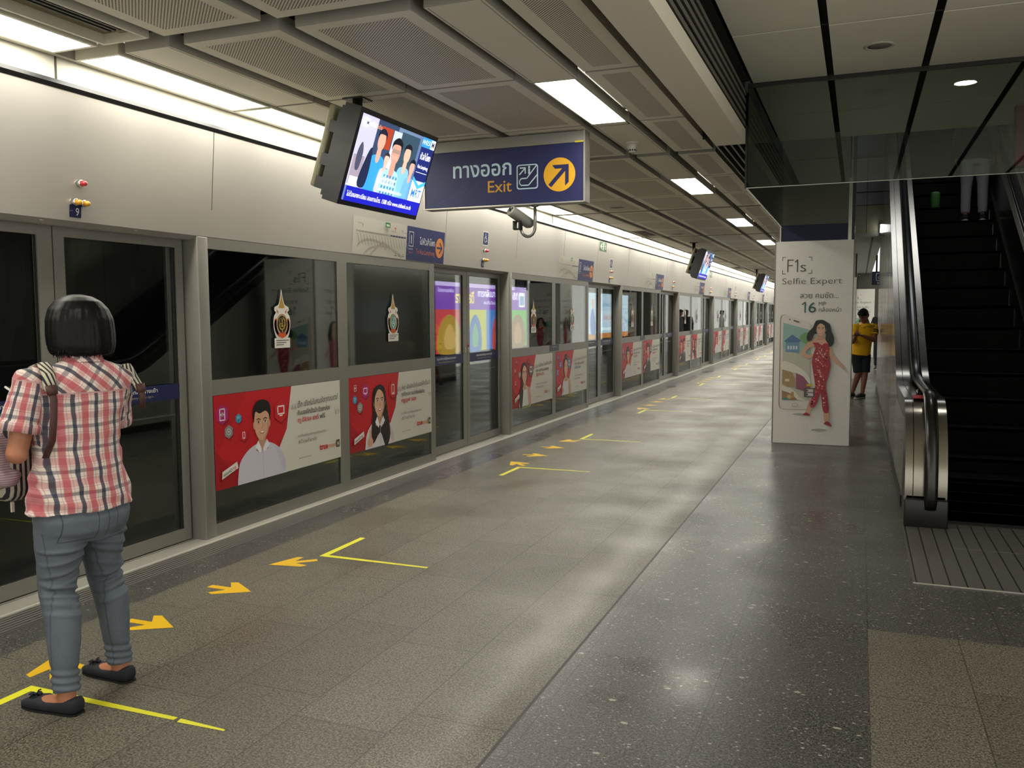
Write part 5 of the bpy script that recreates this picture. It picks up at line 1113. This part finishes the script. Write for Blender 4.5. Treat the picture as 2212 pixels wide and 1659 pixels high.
# shoes with tufts
SHOE = M('navy_suede', '#191b26', .75, 0, .15, 200)
for s, h, t in (('L', WJ['heL'], WJ['toL']), ('R', WJ['heR'], WJ['toR'])):
    h, t = V(h), V(t); f = (t-h).normalized(); r = f.cross(V((0, 0, 1)))
    prof_ = [(-.016, .024, .012, .058), (.0, .034, .0, .064), (.04, .037, .0, .052), (.08, .037, .0, .045), (.12, .041, .0, .041), (.165, .044, .0, .046), (.205, .042, .0, .04), (.24, .033, .003, .028), (.262, .015, .007, .02)]
    rg = []
    for y, wd, zb, zt in prof_:
        ringp = []
        for k in range(16):
            a = 2*PI*k/16; xx = wd*math.copysign(abs(math.cos(a))**.7, math.cos(a)); zz = (zb+zt)/2+(zt-zb)/2*math.copysign(abs(math.sin(a))**.6, math.sin(a))
            ringp.append(h+f*y+r*xx+V((0, 0, zz+.002)))
        rg.append(ringp)
    sh = MB(); sh.loft(rg, SHOE); so = sh.build('shoe', wo, local=True)
    sh = MB(); sh.loft([[h+f*y+r*(wd*.98*c_)+V((0, 0, zz)) for c_, zz in ((-1, .0005), (1, .0005), (1, .008), (-1, .008))] for y, wd, _, _ in prof_], M('shoe_sole', '#0f0f12', .6), smooth=False); sh.build('sole', so, local=True)
    sh = MB(); c = h+f*.2+V((0, 0, .04)); rnd = random.Random(3)
    for i in range(14):
        a = rnd.uniform(0, 2*PI); q = c+V((math.cos(a), math.sin(a), 0))*.024+V((0, 0, rnd.uniform(-.004, .022))); sh.tube([c, c.lerp(q, .6)+V((0, 0, .008)), q], .0035, SHOE, 6)
    sh.ball(c, .011, SHOE, 10, 6); sh.build('tassel', so, local=True)
# hair: a bob with ragged ends
mb = MB(); n = 48; rg = []; hc = V((.02, .0, 0))
for z, rx, ry, cy in ((1.358, .108, .094, -.004), (1.363, .117, .1, -.004), (1.39, .126, .106, -.004), (1.44, .128, .108, 0), (1.49, .124, .108, .004), (1.53, .11, .099, .008), (1.56, .085, .078, .012), (1.578, .055, .052, .016), (1.586, .02, .02, .018)):
    row = []
    for k in range(n):
        a = 2*PI*k/n; x, y = rx*math.cos(a), ry*math.sin(a)
        if y > .055 and z < 1.53: y = .055+.15*(y-.055)
        dz = .012*noise.noise(V((math.cos(a)*6, math.sin(a)*6, 3)))-.012*max(0, -math.sin(a))*.5 if z < 1.37 else 0
        row.append(V(tw(x, y+cy, 0, .6))+hc+V((0, 0, z+dz)))
    rg.append(row)
mb.loft(rg, HAIR)
def hair_disp(co, n): return min(1, max(0, (1.57-co.z)/.08))*.0035*noise.noise(V((math.atan2(co.y, co.x-.02)*14, co.z*3, 1)))+min(1, max(0, (1.57-co.z)/.08))*.002*noise.noise(V((math.atan2(co.y, co.x-.02)*40, co.z*4, 7)))
blob(mb, 'hair', wo, HAIR, .006, 4, hair_disp)
mb = MB(); rnd = random.Random(11)
for i in range(90):
    a = rnd.uniform(PI*.95, PI*2.05); x, y = .116*math.cos(a), .1*math.sin(a); p = V(tw(x, y, 0, .6))+hc+V((0, 0, rnd.uniform(1.38, 1.42))); q = V((x*.93, y*.93, 0))
    e = V(tw(q.x, q.y, 0, .6))+hc+V((rnd.uniform(-.01, .01), 0, 1.356-rnd.uniform(.0, .014))); mb.tube([p, (p+e)/2+V((x*.05, y*.05, 0)), e], [.004, .004, .0008], HAIR, 5)
mb.build('hair_ends', wo, local=True)

# bag worn on the front, its straps over the shoulders
BAGS = stripe_mat('striped_canvas', 'x', .022, .5, '#b9b2a2', '#26242c', .85, 0, .2); LEATH = M('brown_leather', '#4a2c28', .55, 0, .12, 60)
PINK = stripe_mat('pink_striped_cloth', 'z', .009, .35, '#bda6a9', '#8d7682', .85, 0, .2)
bg = thing('backpack', 'striped backpack worn on her front with brown leather straps over both shoulders', 'bag', (-2.80, 2.49, 0), None, PI/2)
mb = MB(); mb.rbox(-.19, .15, .17, .3, .79, 1.12, BAGS, .05, 3); mb.build('bag_body', bg, local=True)
mb = MB(); mb.ball((-.17, .26, .98), (.1, .09, .12), PINK, 20, 12); mb.ball((-.18, .22, .9), (.08, .07, .05), PINK, 16, 10); mb.ball((-.2, .3, 1.06), (.06, .07, .06), PINK, 16, 10)
blob(mb, 'bundled_cloth', bg, PINK, .008, 4, lambda co, n: .014*noise.noise(co*14)+.008*noise.noise(co*34))
mb = MB(); mb.box(-.182, -.17, .165, .172, .762, .80, M('white_tab', '#c9c2b4', .6)); mb.build('tab', bg, local=True)
def strap(s, sg, o=0.0, back=0.0, w=.025):
    P = [V(tw(sg*(.13+o), .155, 1.12)), V(tw(sg*(.135+o), .115, 1.22)), V(tw(sg*(.14+o), .05, 1.312-o*.5)), V(tw(sg*(.143+o), -.03, 1.328-o*.6)), V(tw(sg*(.155+o*1.3), -.085+back, 1.29-o)), V(tw(sg*(.166+o*1.3), -.12+back, 1.23-o*.6))]
    fine = []
    for i in range(len(P)-1):
        for t in (0, .5): fine.append(P[i].lerp(P[i+1], t))
    fine.append(P[-1]); mb = MB(); mb.tube(fine, [(w, .006)]*len(fine), M2, 8, side=V(tw(1, 0, 0))); mb.build('shoulder_strap', bg, local=True)
    e = [P[-1]+V((0, 0, .015)), P[-1]+V((0, -.012, -.03)), V(tw(sg*(.17+o*1.3), -.138+back, 1.13)), V(tw(sg*(.174+o), -.128+back, 1.05)), V(tw(sg*(.182+o), -.09+back*.5, .985))]
    if back: e = e[:2]+[e[1]+V((.004, .01, -.05))]
    mb = MB(); mb.tube(e, [(.014, .004)]*len(e), LEATH, 8, side=V(tw(1, 0, 0))); mb.tube([P[-1]+V((0, 0, .022)), P[-1]+V((0, -.008, -.012))], [(.02, .008)]*2, LEATH, 8, side=V(tw(1, 0, 0))); mb.build('leather_strap', bg, local=True)
M2 = stripe_mat('striped_webbing', 'x', .0165, .42, '#c3bba4', '#23232d', .85, 0, .2)
strap('L', -1); strap('R', 1, .035, .05)
# phone in her left hand
ph = thing('smartphone', 'white smartphone held in the woman\'s left hand', 'phone', (-2.80, 2.49, 0), None, PI/2)
wr = V(WJ['wrL']); d = V(WJ['hdL'][0]).normalized(); pc = wr+d*.085+V((-.005, .0, .022)); X = V((.25, .9, .25)).normalized(); Z = V((.25, -.35, .9)); Z = (Z-X*Z.dot(X)).normalized(); Yx = Z.cross(X)
def obox(cx, lx, ly, lz, m, mb, z=0):
    q = MB(); q.rbox(-lx/2, lx/2, -ly/2, ly/2, -lz/2+z, lz/2+z, m, min(lx, ly, lz)*.3, 2); mb.add([cx+X*v[0]+Yx*v[1]+Z*v[2] for v in q.v], q.f, m)
mb = MB(); obox(pc, .138, .068, .008, M('phone_white', '#d8d6d2', .3), mb); mb.build('case', ph, local=True)
mb = MB(); obox(pc, .118, .062, .001, M('phone_screen_glass', '#2a3138', .1), mb, .0048); mb.build('screen', ph, local=True)

# ---------------------------------------------------------------- man in yellow leaning on the escalator wall
def dressed(root, J, skin, top, bottom, shoes, hem, leg_end, voxel=.009, slv=.62, hair=HAIR, short=True, names=('t_shirt', 'shorts')):
    b_, T = body(J, root, skin, voxel)
    sx = (V(J['shR'])-V(J['shL'])).normalized(); mb = MB(); p, w, c, nk = V(J['pel']), V(J['wai']), V(J['che']), V(J['neck'])
    lo = p+V((0, 0, hem-p.z))
    mb.tube([lo, p.lerp(w, .5) if hem < p.z+.1 else lo+V((0, 0, .05)), w, c, nk-V((0, 0, .065)), nk-V((0, 0, .02))], [(.175, .125), (.17, .125), (.165, .12), (.178, .125), (.15, .085), (.062, .06)], top, 22, side=sx)
    for s in 'LR':
        a, e = V(J['sh'+s]), V(J['el'+s]); sg = -1 if s == 'L' else 1
        mb.tube([a-sx*sg*.06+V((0, 0, .004)), a-sx*sg*.004-V((0, 0, .005)), a.lerp(e, slv*.5), a.lerp(e, slv)], [.056, .063, .063, .067], top, 16)
        if slv > .95: mb.tube([e, V(J['wr'+s])], [.055, .04], top, 14)
    t_ = blob(mb, names[0], root, top, voxel, 4, lambda co, n: .005*noise.noise(co*11)+.003*noise.noise(co*25))
    mb = MB(); mb.tube([p-V((0, 0, .1)), p, p+V((0, 0, .1))], [(.15, .11), (.165, .12), (.16, .115)], bottom, 20, side=sx)
    for s in 'LR':
        h, k, a = V(J['hip'+s]), V(J['kn'+s]), V(J['an'+s]); pts = [h-V((0, 0, .03)), h.lerp(k, .5), h.lerp(k, .95)]; rs = [.098, .092, .085]
        if leg_end < .3: pts += [k.lerp(a, .4), k.lerp(a, .95)]; rs = [.1, .088, .07, .066, .058]
        mb.tube(pts, rs, bottom, 16)
    blob(mb, names[1], root, bottom, voxel, 4, lambda co, n: .004*noise.noise(co*12))
    for s in 'LR':
        h, t = V(J['he'+s]), V(J['to'+s]); f = (t-h).normalized(); r = f.cross(V((0, 0, 1))); mb = MB()
        mb.tube([h-f*.012+V((0, 0, .045)), h+f*.03+V((0, 0, .055)), h.lerp(t, .5)+V((0, 0, .05)), h.lerp(t, .8)+V((0, 0, .04)), t+f*.012+V((0, 0, .03))], [(.03, .035), (.04, .045), (.044, .04), (.045, .03), (.025, .018)], shoes, 14, side=r); so = mb.build('shoe', root, local=True)
        mb = MB(); mb.tube([h-f*.02+V((0, 0, .014)), h+f*.04+V((0, 0, .014)), h.lerp(t, .75)+V((0, 0, .014)), t+f*.02+V((0, 0, .014))], [(.03, .013), (.045, .013), (.05, .013), (.024, .012)], M('white_sole', '#c9c7bf', .6), 10, side=r); mb.build('sole', so, local=True)
    mb = MB()
    def eb(c, r): q = MB(); q.ball((0, 0, 0), r, hair, 20, 12); mb.add([T(*(V(c)+V(v))) for v in q.v], q.f, hair)
    eb((0, -.018, .05), (.083, .096, .085)); eb((0, .035, .085), (.068, .065, .045)); eb((0, -.05, .0), (.075, .06, .075)); eb((-.03, .075, .075), (.04, .03, .03))
    if not short: eb((0, -.06, -.05), (.09, .05, .1))
    blob(mb, 'hair', root, hair, .009, 3, lambda co, n: .005*noise.noise(co*40))
    return T
YTS = M('yellow_cotton', '#e0ab12', .85, 0, .05, 40); DSH = denim('dark_denim', '#1d2228', False); CANV = M('navy_canvas', '#1d232c', .8)
mn = thing('person', 'man in yellow t-shirt and dark shorts leaning on the wall, looking at his phone', 'person', (.035, 16.5, 0))
dressed(mn, dict(pel=(.0, .02, .82), wai=(.03, .0, 1.0), che=(.075, -.02, 1.16), neck=(.085, -.045, 1.34), head=(.035, -.10, 1.445), hrot=(PI+rad(-32), rad(30)),
        shL=(.225, .045, 1.275), shR=(-.095, -.1, 1.27), elL=(.215, -.1, 1.03), elR=(-.125, -.15, 1.0), wrL=(.03, -.25, 1.11), wrR=(-.085, -.3, 1.105),
        hdL=((-.9, -.15, .12), (0, .1, 1), -1, 1.0, .5), hdR=((.1, -.5, .25), (.2, .3, 1), -1, 1.0, .5),
        hipR=(-.065, .0, .8), hipL=(.08, .05, .8), knR=(-.02, -.03, .44), knL=(.085, -.02, .44), anR=(-.115, .05, .09), anL=(.05, -.04, .09),
        heR=(-.095, .085, 0), toR=(-.2, -.12, 0), heL=(.075, .0, 0), toL=(-.06, -.19, 0)), SKIN2, YTS, DSH, CANV, .77, .43)
A = Art((0, 0, 0), (1, 0, 0), (0, 0, 1), (0, -1, 0))
mb = MB(); mb.rbox(-.12, .01, -.41, -.345, 1.122, 1.131, BLACK, .003, 1)
po = thing('smartphone', 'dark smartphone in the hands of the man in yellow', 'phone', (.035, 16.5, 0)); mb.build('case', po, local=True); mb = MB(); mb.box(-.11, .0, -.405, -.35, 1.131, 1.1325, M('phone_screen_glow', '#5d6b78', .2)); mb.build('screen', po, local=True)
# print on the chest and stripes on the sleeve, laid just over the shirt
sd = V((.32, .145, .005)).normalized(); cn = V((sd.y, -sd.x, 0)); A = Art(V((.075, -.02, 1.235))+cn*.145, sd, V((.0, .06, 1)).normalized(), cn)
A.text('GET YOURS ★', 0, 0, .05, '#3a3424', 'c', w=.2, bold=.02, rise=.12); A.build('chest_print', mn, local=True)
for q in (.36, .5):
    a, e = V((.225, .045, 1.275)), V((.215, -.1, 1.03)); c = a.lerp(e, q); ax = (e-a).normalized(); mb = MB(); mb.tube([c-ax*.011, c+ax*.011], .069, M('black_sleeve_stripe', '#17150f', .8), 24); mb.build('sleeve_stripe', mn, local=True)

# ---------------------------------------------------------------- other people
def stand(z=0, lean=0): return dict(pel=(0, 0, .86), wai=(0, 0, 1.05), che=(0, 0, 1.24), neck=(0, -.01, 1.43), head=(0, .01, 1.535), hrot=(0, rad(8)), shL=(-.18, 0, 1.36), shR=(.18, 0, 1.36), elL=(-.235, -.02, 1.1), elR=(.235, -.02, 1.1), wrL=(-.23, .08, .88), wrR=(.23, .08, .88), hdL=((.0, .2, -1), (1, 0, 0), 1), hdR=((0, .2, -1), (-1, 0, 0), 1), hipL=(-.085, 0, .84), hipR=(.085, 0, .84), knL=(-.1, .02, .47), knR=(.1, .02, .47), anL=(-.105, -.02, .09), anR=(.105, -.02, .09), heL=(-.105, -.07, 0), toL=(-.12, .18, 0), heR=(.105, -.07, 0), toR=(.12, .18, 0))
DKT = M('dark_jacket', '#15171f', .85); GRYT = M('pale_grey_trousers', '#8d8d97', .85); GRYS = M('grey_blouse', '#5b5f63', .85); WHS = M('white_shirt', '#b9b7b2', .8); BLS = M('black_dress', '#131316', .85)
def extra(x, y, z, rz, top, bot, label, long=0, shoes=CANV):
    r = thing('person', label, 'person', (x, y, z), None, rz); dressed(r, stand(), SKIN2, top, bot, shoes, .82, .1, .016, .97, HAIR, not long, ('jacket' if top is DKT else 'shirt', 'trousers')); return r
ex = extra(1.42, 13.52, 2.746, 0, DKT, GRYT, 'person in a dark jacket and pale grey trousers riding up the escalator')
extra(.56, 25.0, 0, PI, DKT, DKT, 'person in dark clothes far down the passage past the man in yellow')
extra(-2.0, 31.8, 0, PI/2, GRYS, DKT, 'person in a grey blouse on the far platform, seen reflected in the glass', 1)
extra(-1.9, 33.6, 0, 0, BLS, DKT, 'person in black on the far platform, seen reflected in the glass', 1)
extra(-2.1, 41.5, 0, PI/2, WHS, DKT, 'person in a white shirt on the far platform, seen reflected in the glass')
bgn = tag(MB().rbox(-.06, .06, -.05, .05, 0, .24, M('green_bag', '#2f6a2c', .6), .03, 2).build('shopping_bag', o=(0, 0, 0)), 'small green bag standing on a dark escalator step', 'bag'); bgn.location = (.97, 13.92, 2.98)
